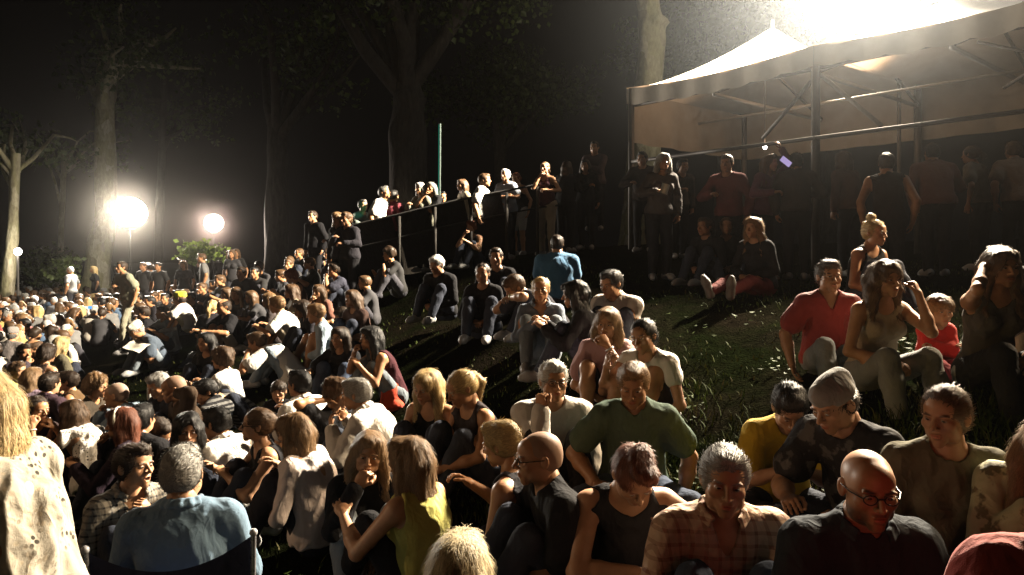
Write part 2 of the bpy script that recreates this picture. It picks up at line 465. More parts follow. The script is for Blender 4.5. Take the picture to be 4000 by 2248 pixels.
def frameR(d, side=V(1, 0, 0)):
    z = unit(d); x = side - z * (side @ z); x = unit(x); y = np.cross(z, x); return np.stack([x, y, z], 1)
def torso(s, a, t=0., loose=0.):
    k, w, f = s.k, a['w'], a['sex'] == 'f'; tx = s.tw @ V(1, 0, 0)
    R0, R1, R2 = frameR(s.d0), frameR(s.d1, unit(V(1, 0, 0) + tx)), frameR(s.d2, tx)
    pr = [ell(s.P + s.d0 * .02 * k, V(.168 * w, .122 * w, .115) * k + t + loose, R0, k=.05 * k),
          ell(s.W + s.d0 * .01 * k, V((.128 if f else .142) * w, .098 * w + a['belly'] * .3, .13) * k + t + loose, R1, k=.06 * k),
          ell(s.C + s.d1 * .03 * k + R2 @ V(0, .012, 0) * k, V((.142 if f else .160) * w, .108 * w, .155) * k + t, R2, k=.06 * k)]
    if a['belly'] > 0: pr.append(ell(s.W + R1 @ V(0, -.045, -.01) * k, V(.135 * w, .10 + a['belly'], .12) * k + t, R1, k=.06 * k))
    if f:
        for sd in (-1, 1): pr.append(ell(s.C + R2 @ V(sd * .068, -.088, .035) * k, V(.062, .058, .062) * k + t, R2, k=.03 * k))
    q = .92
    A, B = s.N - s.d2 * .05 * k + (s.sh['R'] - s.N + s.d2 * .05 * k) * q, s.N - s.d2 * .05 * k + (s.sh['L'] - s.N + s.d2 * .05 * k) * q
    pr.append(cap(A, B, (.060 if not f else .050) * k + t, k=.05 * k))
    for key in 'RL':
        pr.append(cap(s.N + s.nd * .035 * k + V(0, .012, 0) * k, s.N + (s.sh[key] - s.N) * .72 + V(0, .01, 0) * k, (.044 if not f else .036) * k + t, (.050 if not f else .044) * k + t, k=.04 * k))
    return pr
def neck(s, a, t=0.):
    r = (.055 if a['sex'] == 'm' else .046 if a['sex'] == 'f' else .047) * (.5 + .5 * a['w'])
    k = s.k if s.k < .9 else 1
    return [cap(s.N - s.d2 * .05 * s.k, s.S0 + s.R @ V(0, .02, -.01) * s.hs, r * k * 1.08 + t, r * k + t, k=.035)]
def arm(s, a, key, frac=2., t=0., t2=None):
    """upper arm (frac up to 1) and forearm (1..2)"""
    k, w = s.k, .6 + .4 * a['w']; m = 1.12 if a['sex'] == 'm' else .88
    S, E, W = s.sh[key], s.el[key], s.wr[key]; t2 = t if t2 is None else t2
    pr = []
    f1 = min(frac, 1.)
    pr.append(cap(S + (E - S) * .0, S + (E - S) * f1, .053 * k * w * m + t, (.053 + (.039 - .053) * f1) * k * w * m + (t2 if frac <= 1 else t), k=.03 * k))
    if frac > 1:
        f2 = frac - 1
        M = E + (W - E) * min(.35, f2)
        pr.append(cap(E, M, .039 * k * w * m + t, .041 * k * w * m + t, k=.02 * k))
        if f2 > .35: pr.append(cap(M, E + (W - E) * f2, .041 * k * w * m + t, (.041 + (.0265 - .041) * (f2 - .35) / .65) * k * w * m + t2, k=.02 * k))
    else:
        pr.append(ell(S + (E - S) * .45, V(.045, .045, .10) * k * w * m + t, frameR(E - S), k=.02 * k)) if f1 > .9 else None
    return [p for p in pr if p]
def leg(s, a, key, frac=2., t=0., t2=None):
    k, w = s.k, .5 + .5 * a['w']; Hh, K, A = s.hip[key], s.kn[key], s.an[key]; t2 = t if t2 is None else t2
    f1 = min(frac, 1.)
    pr = [cap(Hh, Hh + (K - Hh) * f1, .088 * k * w + t, (.088 + (.055 - .088) * f1) * k * w + (t2 if frac <= 1 else t), k=.05 * k)]
    if frac > 1:
        f2 = frac - 1; M = K + (A - K) * min(.35, f2)
        pr.append(cap(K, M, .053 * k * w + t, .056 * k * w + t, k=.03 * k))
        if f2 > .35: pr.append(cap(M, K + (A - K) * f2, .056 * k * w + t, (.056 + (.038 - .056) * (f2 - .35) / .65) * k * w + t2, k=.03 * k))
    return pr
def foot(s, key, t=0.):
    k = s.k; A, Tt = s.an[key], s.toe[key]; d = unit(Tt - A - V(0, 0, (Tt - A)[2]))
    heel = A - unit(Tt - A) * .045 * k + V(0, 0, -.042 * k)
    if (Tt - A)[2] > 0: heel = A + V(0, 0, -.04) * k
    mid = A + (Tt - A) * .62 * 1.0
    return [cap(A, heel, .038 * k + t, .036 * k + t, k=.02), cap(heel, mid + (V(0, 0, -.012) * k if (Tt - A)[2] < 0 else 0), .036 * k + t, .040 * k + t, k=.03), cap(mid, Tt, .040 * k + t, .028 * k + t, k=.03)]
def hand_prims(s, key):
    sd = -1 if key == 'R' else 1; k = s.k; c = s.curl[key]
    d = unit(s.wr[key] - s.el[key])
    n = V(-sd * .55, -.15, -.8) if abs(d[2]) < .75 else V(-sd * .6, .75 if d[2] > 0 else -.3, 0)     # palm side
    n = unit(n - d * (n @ d)); x = np.cross(d, n) * sd                                                # towards the thumb
    if x @ V(-sd, -.3, .2) < 0: x = -x
    W = s.wr[key]; u = .95 * k
    pr = [cap(W - d * .03 * u, W + d * .015 * u, .0255 * u, .026 * u, k=.012),
          ell(W + d * .052 * u, V(.039, .0155, .050) * u, np.stack([x, n, d], 1), k=.014),
          ell(W + d * .035 * u + x * .024 * u + n * .008 * u, V(.018, .014, .030) * u, np.stack([x, n, d], 1), k=.012)]
    for i, (ox, ln, r) in enumerate(((.030, .072, .0088), (.010, .080, .0090), (-.011, .074, .0086), (-.030, .058, .0076))):
        p = W + d * (.092 - .004 * abs(i - 1)) * u + x * ox * u
        ang = 0; spread = (ox / .03) * .10 * (1 - c)
        for j, fl in enumerate((.45, .31, .24)):
            ang += (c * (1.25, 1.45, .9)[j] + .12 + .06 * ((i * 7 + j * 3) % 3 - 1))
            dd = unit(d * math.cos(ang) + n * math.sin(ang) + x * spread)
            q = p + dd * ln * fl * u
            pr.append(cap(p, q, r * (1 - .08 * j) * u, r * (.93 - .08 * j) * u, k=.0035)); p = q
    p = W + d * .030 * u + x * .034 * u + n * .006 * u
    for j, (ln, m) in enumerate(((.036, (.72, .62, .25)), (.032, (.9 - .3 * c, .25 - .4 * c, .30 + .3 * c)), (.026, (.9 - .3 * c, .0 - .5 * c, .35 + .35 * c)))):
        q = p + unit(d * m[0] + x * m[1] + n * m[2]) * ln * u
        pr.append(cap(p, q, (.0115 - .001 * j) * u, (.0105 - .001 * j) * u, k=.005)); p = q
    return pr

# ------------------------------------------------------------------ hair (head local prims, transformed to person space)
def hxf(s, prims):
    out = []
    for p in prims:
        k = s.hs
        if p[-1] == 'half': out.append(('h', s.H + s.R @ p[1] * k, s.R @ p[2], p[3], 'half')); continue
        if p[0] == 'c': out.append(('c', s.H + s.R @ p[1] * k, s.H + s.R @ p[2] * k, p[3] * k, p[4] * k, p[5], p[6]))
        else: out.append(('e', s.H + s.R @ p[1] * k, p[2] * k, s.R @ (np.eye(3) if p[3] is None else p[3]), p[4], p[5]))
    return out
FACECUT = lambda z=0., wx=.0: ell((0, -.105, -.055 + z), (.066 + wx, .075, .105), k=.010, op='s')
EARCUT = [ell((s_ * .09, .006, -.012), (.022, .022, .030), k=.008, op='s') for s_ in (-1, 1)]
def hair_prims(s, a):
    st = a['hair']; g = V(0, 0, -1)
    h = []; amp, fr = .004, 60; ln = .05
    sk = lambda e, fz=0: [ell((0, .020, .036 + fz), (.0765 + e, .0965 + e, .0815 + e), k=.02), ell((0, .045, -.01), (.066 + e, .068 + e, .07), k=.03)]
    nape = half((0, .03, -.075), (0, .25, -1), .01)
    if st in ('bald',): return None, 0, 0, 0
    if st == 'shaved': h = hxf(s, sk(.0025) + [FACECUT(.012, .004)] + EARCUT + [half((0, .03, -.055), (0, .1, -1), .01)]); amp, fr, ln = .0003, 120, .006
    elif st == 'ring': h = hxf(s, sk(.006) + [ell((0, -.03, .12), (.066, .105, .075), k=.012, op='s'), FACECUT(0, .012)] + EARCUT + [half((0, .03, -.06), (0, .1, -1), .01)]); amp, ln = .002, .02
    elif st == 'short': h = hxf(s, sk(.011) + [ell((0, -.045, .095), (.052, .050, .030), k=.02), FACECUT(.012)] + EARCUT + [nape]); amp, fr, ln = .0045, 70, .030
    elif st == 'quiff': h = hxf(s, sk(.009) + [ell((.012, -.050, .118), (.052, .062, .032), rot_x(-.2), k=.02), ell((.02, .02, .125), (.050, .06, .022), k=.02), FACECUT(.010)] + EARCUT + [nape]); amp, fr, ln = .006, 55, .05
    elif st == 'fringe': h = hxf(s, sk(.013) + [ell((0, -.066, .056), (.060, .036, .040), k=.02), FACECUT(-.018)] + EARCUT + [nape]); amp, fr, ln = .004, 70, .05
    elif st == 'curly': h = hxf(s, sk(.026, .01) + [ell((0, -.05, .09), (.060, .055, .042), k=.02), ell((0, .06, -.04), (.07, .055, .06), k=.03), FACECUT(.004)] + [nape]); amp, fr, ln = .012, 55, .045
    elif st == 'bun':
        h = hxf(s, sk(.009) + [FACECUT(.014)] + EARCUT + [nape, ell((0, .055, .150), (.040, .040, .034), k=.012)]); amp, fr, ln = .005, 60, .05
    elif st in ('tied', 'pony'):
        h = hxf(s, sk(.009) + [FACECUT(.014)] + EARCUT + [nape, ell((0, .118, .035), (.026, .028, .030), k=.012)]); amp, fr, ln = .0035, 80, .05
        p0 = s.H + s.R @ V(0, .128, .03) * s.hs; p1 = p0 + (s.R @ V(0, .045, -.02) + g * .05); p2 = p1 + g * (.13 if st == 'pony' else .05) + s.R @ V(0, -.01, 0)
        h += [cap(p0, p1, .026, .030, k=.015), cap(p1, p2, .030, .012, k=.02)]
    elif st in ('bob', 'long', 'longcurl', 'xlong'):
        e = .018 if st != 'longcurl' else .024
        h = hxf(s, sk(e) + [ell((0, -.045, .088), (.062, .056, .036), k=.02)])
        L = {'bob': .10, 'long': .24, 'longcurl': .22, 'xlong': .38}[st] * (s.hs if s.k < .9 else 1)
        side = []
        for sd in (-1, 1):
            p0 = s.H + s.R @ V(sd * .074, .012, .005) * s.hs
            p1 = p0 + (s.R @ V(sd * .010, .008, -.05) + g * .03) * s.hs; p2 = p1 + g * L * .5 + s.R @ V(sd * .012, .012, 0); p3 = p1 + g * L + s.R @ V(sd * .02, -.012 if L > .2 else .0, 0)
            if L > .2:                          # hair falls over the shoulders in front
                p3 = p3 + V(0, -.03, 0)
            side += [cap(p0, p1, .034, .036, k=.03), cap(p1, p2, .036, .034, k=.03)] + ([cap(p2, p3, .034, .016, k=.03)] if L > .12 else [])
        b0 = s.H + s.R @ V(0, .085, -.02) * s.hs; b1 = b0 + g * (.07 + L * .45) + s.R @ V(0, .014, 0); b2 = b0 + g * (.06 + L * .95) + s.R @ V(0, .03, 0)
        wx = .045
        for o in (-wx, 0, wx):
            q = s.R @ V(o, 0, 0); side += [cap(b0 + q, b1 + q, .045, .038, k=.04), cap(b1 + q, b2 + q, .038, .020, k=.04)]
        h += side + hxf(s, [FACECUT(.012, -.002), ell((0, -.10, -.16), (.050, .075, .10), k=.01, op='s')])
        amp, fr, ln = (.006, 45, .09) if st != 'longcurl' else (.013, 42, .07)
    elif st == 'cap':
        h = hxf(s, sk(.006) + [half((0, 0, .02), (0, 0, 1), .01), FACECUT(.012)] + EARCUT + [nape]); amp, fr, ln = .003, 70, .02
    return h, amp, fr, ln

def strands(fn, P, N, v, n, length, head_c, up, seed, wid, R, hs, facez, back=False):
    """thin locks that lie over the hair and break its outline"""
    r = np.random.default_rng(seed); i = r.choice(len(P), min(n, len(P)), replace=False)
    p = P[i].copy(); nr = N[i]; L = length * r.uniform(.5, 1.25, len(i)); M = 5
    out = p - head_c; out /= np.linalg.norm(out, axis=1)[:, None] + 1e-9
    g = V(0, 0, -1)[None] * .8 + (out - up[None] * (out @ up)[:, None]) * .6 + r.normal(0, .22, (len(i), 3))
    if back: g = (R @ V(0, 1, .05))[None] * 1.1 + r.normal(0, .16, (len(i), 3))
    pts = []; rows = []; eps = v * .7; prev = None
    off = np.where(r.random(len(i)) < .06, r.uniform(.005, .012, len(i)), r.uniform(.0005, .0045, len(i)))
    for j in range(M):
        nrm = np.stack([fn((p + e).astype(F32)) - fn((p - e).astype(F32)) for e in np.eye(3) * eps], 1).astype(float); nrm /= np.linalg.norm(nrm, axis=1)[:, None] + 1e-9
        d = fn(p.astype(F32)).astype(float)
        p = p + nrm * (np.clip(off * (.3 + .5 * j) - d, -.01, .012) * (.9 if j < 3 else .35))[:, None]
        t = g - nrm * np.einsum('ij,ij->i', g, nrm)[:, None] * .9; t /= np.linalg.norm(t, axis=1)[:, None] + 1e-9
        if prev is not None: t = t * .5 + prev * .5
        prev = t
        wv = np.cross(t, nrm); wv /= np.linalg.norm(wv, axis=1)[:, None] + 1e-9
        w = wid * (1, 1.1, 1, .7, .15)[j]
        pts.append(np.stack([p - wv * w, p + wv * w], 1)); p = p + t * (L / M)[:, None]
    A = np.stack(pts, 1).reshape(len(i), -1, 3)                        # n, 2M, 3
    q = ((A - head_c) @ R / hs - V(0, -.105, -.052 + facez)) / V(.062, .075, .100)
    A = A[((q ** 2).sum(2) > 1).all(1)]; i = i[:len(A)]
    base = np.arange(len(i))[:, None, None] * (2 * M); k = np.arange(M - 1)[None, :, None] * 2
    q = (base + k + np.array([0, 1, 3, 2])[None, None]).reshape(-1, 4)
    a = np.zeros((len(i), 2 * M, 3)); x = r.uniform(-1, 1, len(i)); a[:, :, 0] = np.clip(x, 0, 1)[:, None] * .9; a[:, :, 1] = np.clip(-x, 0, 1)[:, None]
    return A.reshape(-1, 3), q, a.reshape(-1, 3)
def vnormals(P, q):
    n = np.zeros_like(P); fn_ = np.cross(P[q[:, 2]] - P[q[:, 0]], P[q[:, 3]] - P[q[:, 1]])
    for c in range(4): np.add.at(n, q[:, c], fn_)
    return n / (np.linalg.norm(n, axis=1)[:, None] + 1e-12)

M_EYE = lambda: [m_plain('eye_white', (.50, .45, .40), .25, 0.), m_plain('iris', (.06, .035, .02), .2, 0.), m_plain('pupil', (.004, .004, .004), .15, 0.)]
SKIN = {'fair': (.50, .27, .15), 'tan': (.41, .205, .10), 'olive': (.32, .16, .085), 'dark': (.20, .10, .062), 'pale': (.62, .40, .30)}
HAIR = {'black': (.010, .009, .009), 'dbrown': (.030, .018, .011), 'brown': (.085, .048, .024), 'lbrown': (.21, .125, .06), 'blond': (.52, .37, .17), 'pale': (.62, .50, .30), 'grey': (.33, .32, .30), 'dgrey': (.15, .145, .135), 'white': (.62, .61, .58), 'red': (.17, .045, .022), 'auburn': (.16, .055, .03)}
DEF = dict(sex='m', s=1., w=1., belly=0., pose='sit', legs='knees', lean=(10, 12, 0), head=(0, 0, 0), hscale=1., twist=0, L='lap', R='lap', hair='short', hc='brown', skin='fair',
           top='tee', tc=(.03, .03, .035), pat=None, tc2=(0, 0, 0), bottom='long', bc=(.03, .035, .05), shoes=(.3, .3, .3), glasses=False, beard=0., mouth=False, extra=(), collar=False, dep=None, detail=1.)

def build_person(a, root, depth, seed):
    """body (skin, one continuous figure), hair, clothes as children of root, in the person's own space"""
    s = a['sk']; k = s.k
    v = float(np.clip(depth * .0021, .0062, .022)) / a['detail']
    skin = SKIN[a['skin']]; hc = HAIR[a['hc']]
    top, bot = a['top'], a['bottom']
    # ---- body
    pr = torso(s, a) + neck(s, a)
    for key in 'RL': pr += arm(s, a, key) + leg(s, a, key)
    if a['shoes'] is None:
        for key in 'RL': pr += foot(s, key)
    B = MB(); lo, hi = bounds(pr, .02)
    P, q = nets(lambda p: sdf(pr, p), lo, hi, v * 1.15); B.add(P, q, 0)
    hv = float(np.clip(depth * .0012, .003, .012))
    hm = head_mesh('c' if k < .8 else a['sex'], hv, a['mouth'])
    B.add((hm[0] * s.hs) @ s.R.T + s.H, hm[1], 0, hm[2])
    if depth < 8:
        for sd in (-1, 1):
            e = (EYE[0] @ rot_z(rad(a.get('gaze', 0))).T + V(sd * .031, -.0795, .0035)) * s.hs
            for mi in (1, 2, 3):
                f = EYE[1][EYE[2] == mi]; B.add(e @ s.R.T + s.H, f, mi)
    for key in 'RL':
        hp_ = hand_prims(s, key); lo, hi = bounds(hp_, .012)
        P, q = nets(lambda p: sdf(hp_, p), lo, hi, float(np.clip(depth * .0011, .0035, .010))); B.add(P, q, 0)
    B.build('body', [m_skin(skin, hc, a['beard'])] + M_EYE(), root)
    # ---- hair
    hp_, amp, fr, ln = hair_prims(s, a)
    if hp_:
        hvx = float(np.clip(depth * .0016, .0045, .014)); lo, hi = bounds(hp_, .03)
        asp = np.array([1, 1, .8 if a['hair'] in ('curly', 'longcurl') else .3], F32); fn = lambda p: sdf(hp_, p) + F32(amp) * wob(p * asp, fr, seed, 3)
        P, q = nets(fn, lo, hi, hvx)
        if len(P):
            G = MB().add(P, q, 0)
            if depth < 13 and ln > .01:
                n = int(np.clip(16000 / depth, 500, 7000)) * (2 if len(P) > 12000 else 1)
                if a['hair'] in ('long', 'xlong', 'longcurl', 'bob'): n = int(n * 1.5)
                sv = strands(fn, P, vnormals(P, q), hvx, n, ln, s.H, unit(s.R @ V(0, .25, 1)), seed, float(np.clip(depth * .00032, .0006, .004)), s.R, s.hs, {'fringe': -.018}.get(a['hair'], .012), a['hair'] in ('tied', 'pony', 'bun', 'short'))
                G.add(*sv[:2], 0, sv[2])
            G.build('hair', m_hair(hc, .5) if a['hair'] != 'shaved' else m_hair(tuple(.42 * h + .45 * q_ for h, q_ in zip(hc, skin)), .6, .12), root)
    if a['hair'] == 'cap':
        cp = hxf(s, [ell((0, .022, .050), (.089, .110, .080), k=.01), cap((0, -.055, .085), (0, .085, .095), .046, .040, k=.04), half((0, -.0, .022), (0, .1, -1), .004)])
        fl = -1 if not a.get('backward') else 1
        bill = hxf(s, [ell((0, fl * (.135 if fl < 0 else .128), .030), (.058, .058, .006), rot_x(-.12 * fl), k=.008)])
        cc = a.get('capc', (.2, .2, .2)); lo, hi = bounds(cp, .02); cv = float(np.clip(depth * .0015, .0045, .01))
        nz = lambda p: sdf(cp, p) + F32(.0045) * np.abs(wob(p, 30, seed))
        P, q = nets(nz, lo, hi, cv)
        co = MB().add(P, q).build('cap', m_cloth(cc, None, (0, 0, 0)), root)
        if not a.get('nobill'):
            lo, hi = bounds(bill, .02); P, q = nets(lambda p: sdf(bill, p), lo, hi, min(cv, .005)); MB().add(P, q).build('cap_brim', m_cloth(cc, None, (0, 0, 0)), co)
        else:
            P, q = nets(lambda p: sdf(hxf(s, [cap((0, .10, .05), (0, .124, .035), .02, .012)]), p), s.H - .2, s.H + .2, .005); MB().add(P, q).build('cap_strap', m_cloth(cc, None, (0, 0, 0)), co)
    # ---- top
    fz = lambda p, amp=.006: F32(amp * (.7 + .3 * k)) * (np.abs(wob(p * np.array([1, 1, .55], F32), 22, seed + 5, 3)) * F32(1.5) - F32(.45))
    def cloth(name, prims, mat, amp=.006, par=root):
        lo, hi = bounds(prims, .03); P, q = nets(lambda p: sdf(prims, p) + fz(p, amp), lo, hi, v)
        return MB().add(P, q).build(name, mat, par) if len(P) else None
    tm = m_cloth(tuple(a['tc']), a['pat'], tuple(a['tc2']))
    fx = unit(np.cross(V(1, 0, 0), s.d2)); fwd = -unit(V(0, 1, 0) - s.d2 * (V(0, 1, 0) @ s.d2))
    if top:
        loose = .030 if top in ('blouse', 'dress') else .020 if top in ('tee', 'long', 'roll') else .010
        t = .011 if top in ('tank', 'strap') else .018
        pr = torso(s, a, t, loose)
        nk = s.N + s.nd * .055 * k + fwd * .035 * k
        if a.get('hem', 0): pr.append(half(s.W - s.d0 * .03, -s.d0, .012))
        else: pr.append(half(s.P - s.d0 * .035 * k, -s.d0, .012))
        if top in ('tank', 'strap'):
            for sd, key in ((-1, 'R'), (1, 'L')):
                x = unit(s.sh[key] - s.N)
                pr.append(cap(s.sh[key] + x * .012 + s.d2 * .12 * k, s.sh[key] + x * .012 - s.d2 * .03 * k, (.060 if top == 'tank' else .092) * k, k=.012, op='s'))
                pr.append(cap(s.sh[key] + (s.el[key] - s.sh[key]) * .12, s.sh[key] + (s.el[key] - s.sh[key]) * .9, .058 * k, k=.010, op='s'))
            pr.append(ell(nk, V(.082, .095, .10 if top == 'tank' else .13) * k, k=.015, op='s'))
        else:
            frac = {'tee': .62, 'long': 1.93, 'roll': 1.35, 'blouse': 1.05, 'cap': .34}.get(top, .62)
            for key in 'RL': pr += arm(s, a, key, frac, t, t + (.022 if top == 'tee' else .006))
            nr = {'v': .078, None: .068 if not a['collar'] else .060}.get(a.get('neck'), .068)
            pr.append(cap(s.N + s.nd * .045 * k + fwd * .005 * k, s.N + s.nd * .2 * k + fwd * .03 * k, nr * k, .085 * k, k=.012, op='s'))
            if a.get('neck') == 'v': pr.append(cap(s.N + fwd * .085 * k - s.d2 * .10 * k, s.N + s.nd * .06 * k + fwd * .07 * k, .006 * k, .055 * k, k=.015, op='s'))
        sh = cloth('shirt', pr, tm, .010 if top != 'blouse' else .017)
        if a['collar'] and sh:
            cr = []; R2 = frameR(s.nd); c0 = s.N + s.nd * .050 * k + fwd * .004 * k
            an = np.linspace(-2.45, 2.45, 11)
            ring = [c0 + R2 @ V(math.sin(q_) * .078, math.cos(q_) * .082, .020 - .03 * (1 - math.cos(q_ * .55))) * k for q_ in an]
            for p0, p1 in zip(ring, ring[1:]): cr += [cap(p0, p1, .010 * k, k=.012), cap(p0 - s.nd * .022 + (p0 - c0) * .16, p1 - s.nd * .022 + (p1 - c0) * .16, .009 * k, k=.016)]
            lo, hi = bounds(cr, .02); P, q = nets(lambda p: sdf(cr, p), lo, hi, max(.005, v * .8)); MB().add(P, q).build('collar', tm, sh)
    # ---- bottom
    if bot:
        bm = m_cloth(tuple(a['bc']), 'denim' if a.get('denim') else None, tuple(.55 * c for c in a['bc']))
        t = .012
        pr = torso(s, a, t, .004)[:1]
        fr_ = {'long': 1.95, 'shorts': .85, 'skirt': .9, 'capri': 1.5}[bot]
        pr.append(half(s.P + s.d0 * .085 * k, s.d0, .01))
        for key in 'RL': pr += leg(s, a, key, fr_, t, t + .006)
        cloth('trousers' if bot == 'long' else 'shorts', pr, bm, .006)
    if a['shoes'] is not None:
        for key in 'RL':
            pr = foot(s, key, .006); lo, hi = bounds(pr, .02); P, q = nets(lambda p: sdf(pr, p), lo, hi, max(.007, v))
            MB().add(P, q).build('shoe', m_plain('shoe', tuple(a['shoes']), .55, 0.), root)
    # ---- small things worn
    if a['glasses']:
        G = MB(); Rr = .0022 if depth < 5 else .003
        for sd in (-1, 1):
            an = np.linspace(0, 2 * np.pi, 17)
            pts = np.stack([sd * .032 + .0215 * np.cos(an), np.full(17, -.101) + .004 * np.abs(np.cos(an)) , .0025 + .0155 * np.sin(an)], 1)
            G.tube((pts * s.hs) @ s.R.T + s.H, Rr, 6, caps=False)
            G.tube((np.array([[sd * .0535, -.098, .006], [sd * .078, -.05, .010], [sd * .0835, .015, .010]]) * s.hs) @ s.R.T + s.H, Rr, 6)
        G.tube((np.array([[-.0105, -.101, .006], [0, -.104, .008], [.0105, -.101, .006]]) * s.hs) @ s.R.T + s.H, Rr, 6)
        G.build('glasses', m_plain('glasses_frame', (.02, .018, .016), .3, .3), root)
    for ex in a['extra']:
        if ex[0] == 'band':                                             # wrist watch or bracelet
            key = ex[1]; d = unit(s.wr[key] - s.el[key]); R = frameR(d); c = s.wr[key] - d * .025
            an = np.linspace(0, 2 * np.pi, 17); rr = .030 * (.6 + .4 * a['w'])
            pts = c + np.stack([rr * np.cos(an), rr * np.sin(an), 0 * an], 1) @ R.T
            G = MB().tube(pts, .006, 6, caps=False); G.box(c + R @ V(0, rr, 0), (.026, .012, .026), R); G.build('wrist_watch', m_plain('watch', tuple(ex[2]), .3, .4), root)
        if ex[0] == 'headband':
            hb = hxf(s, [ell((0, .012, .055), (.094, .112, .080), k=.01), ell((0, .012, .03), (.085, .140, .15), rot_x(0), k=.004, op='i')])
            an = np.linspace(-1.9, 1.9, 19); pts = np.stack([.098 * np.sin(an), -.012 + 0 * an, .036 + .096 * np.cos(an)], 1)
            MB().tube((pts * s.hs) @ s.R.T + s.H, .011, 6).build('headband', m_cloth(tuple(ex[1]), None, (0, 0, 0)), root)
# ------------------------------------------------------------------ the people: label, head centre (px), head height (px), facing (0 = camera, -90 = left, 180 = away)
WHITE, OFFW, BLK, DARK, GREYD = (.74, .71, .66), (.62, .57, .52), (.012, .012, .014), (.022, .021, .026), (.07, .07, .075)
JEANS, JEANL, BEIGE = (.045, .06, .095), (.14, .165, .19), (.40, .32, .20)
PEOPLE = []
def P(label, x, y, hs, yaw, **k): PEOPLE.append(dict(label=label, x=x, y=y, hs=hs, yaw=yaw, **k))
F = dict(sex='f')
# --- nearest row
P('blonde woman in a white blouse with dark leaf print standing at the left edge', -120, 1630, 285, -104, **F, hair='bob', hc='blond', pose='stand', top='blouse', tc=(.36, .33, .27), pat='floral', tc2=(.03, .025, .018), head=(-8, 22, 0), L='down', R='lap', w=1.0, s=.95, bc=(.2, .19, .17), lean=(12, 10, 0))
P('person cut by the left edge, bare arm akimbo in front of the leaf print blouse', -285, 1425, 325, 168, hair='short', hc='dbrown', pose='stand', top='tank', tc=BLK, L='down', R='akimbo', skin='tan', s=1., lean=(4, 4, 0))
P('woman with short dark hair talking, grey checked shirt, beside the camp chair', 528, 1825, 168, 48, **F, hair='short', hc='dbrown', top='roll', tc=(.30, .28, .24), pat='check', tc2=(.035, .035, .04), collar=True, mouth=True, head=(22, -6, 4), L=((.05, .24, .50), (.6, -.1, -1), .8), R='lap', neck='v', fit=0)
P('grey haired man in a light blue shirt seen from behind in the camp chair', 716, 1850, 194, -163, hair='short', hc='grey', pose='chair', hp=.34, top='long', tc=(.13, .21, .30), head=(-10, 2, 3), L=((.20, .30, .24), (.45, -.7, -.5)), R=((.20, .30, .24), (.45, -.7, -.5)), w=1.08, lean=(-4, 10, 0), bc=DARK, collar=True)
P('blonde woman smiling at the camera with a hand at her mouth', 1440, 1778, 150, 14, **F, hair='long', hc='lbrown', top='long', tc=BLK, R='mouth', L='lap', head=(-4, 2, 6), bc=JEANL, skin='tan')
P('blonde woman in a yellow sleeveless top turned away towards her neighbour', 1592, 1800, 190, -122, **F, hair='long', hc='lbrown', top='tank', tc=(.70, .64, .17), head=(8, 4, 0), L='knee', R='lap', w=1.12, lean=(6, 10, 0), bc=BLK)
P('pale blonde head seen from behind at the bottom edge', 1796, 2235, 265, 176, **F, hair='bob', hc='pale', top='tee', tc=BLK, L='lap', R='lap', lean=(8, 10, 0))
P('bald man with glasses in profile, black shirt', 2100, 1790, 196, -74, hair='shaved', hc='dgrey', glasses=True, top='tee', tc=BLK, L='lap', R='lap', head=(-5, 4, 0), skin='tan', lean=(10, 14, 0), beard=.3)
P('woman with short blond hair and dark vest left of the bald man in profile', 1957, 1806, 158, -112, **F, hair='short', hc='blond', top='tank', tc=DARK, L='lap', R='knee', head=(-5, 14, 0), skin='tan', w=1.1, legs='cross')
P('young man with a brown quiff looking down, black vest and bare arms', 2476, 1862, 218, 4, hair='quiff', hc='auburn', top='tank', tc=BLK, R=((.0, .31, .29), (1, -.1, .1), .35), L=((.28, .36, .24), (.9, .05, -.35), .25), head=(8, 44, -6), lean=(16, 16, 0), legs='cross', w=.98)
P('grey haired man in a salmon checked shirt clasping his hands', 2832, 1882, 256, -4, hair='short', hc='grey', top='long', tc=(.64, .46, .33), pat='plaid', tc2=(.24, .12, .085), collar=True, neck='v', R=((.05, .30, .34), (.9, -.1, -.6), .8), L=((.03, .33, .37), (.9, -.1, -.6), .55), head=(-6, 4, 3), w=1.12, legs='knees', lean=(8, 10, 0), bc=JEANS)
P('bald man with glasses and stubble in a dark polo facing the camera', 3394, 1908, 300, -3, hair='bald', hc='black', glasses=True, beard=.8, top='tee', tc=(.030, .036, .045), collar=True, skin='tan', head=(-2, 5, 0), w=1.14, L='lap', R='lap', legs='cross', lean=(6, 10, 0))
P('woman with tied back brown hair looking left, olive shirt', 3690, 1632, 216, -14, **F, hair='tied', hc='brown', top='tee', tc=(.10, .092, .062), head=(-38, 4, 0), w=1.18, L='lap', R='lap', legs='cross', lean=(12, 10, 0))
P('person with long fair hair falling forward at the right edge, patterned scarf', 4110, 1775, 250, -28, **F, hair='xlong', hc='lbrown', top='long', tc=(.42, .40, .24), pat='print', tc2=(.10, .09, .05), head=(-10, 34, 8), lean=(30, 20, 0), R='chin', L='lap', legs='cross')
P('person in a red shirt cut by the bottom right corner, nearest to the camera', 4360, 1930, 470, -20, dep=1.25, hair='short', hc='brown', pose='stand', s=.92, top='long', tc=(.30, .045, .035), R=((.40, .30, .02), (.8, -.4, .0), .3), L='down', fit=0)
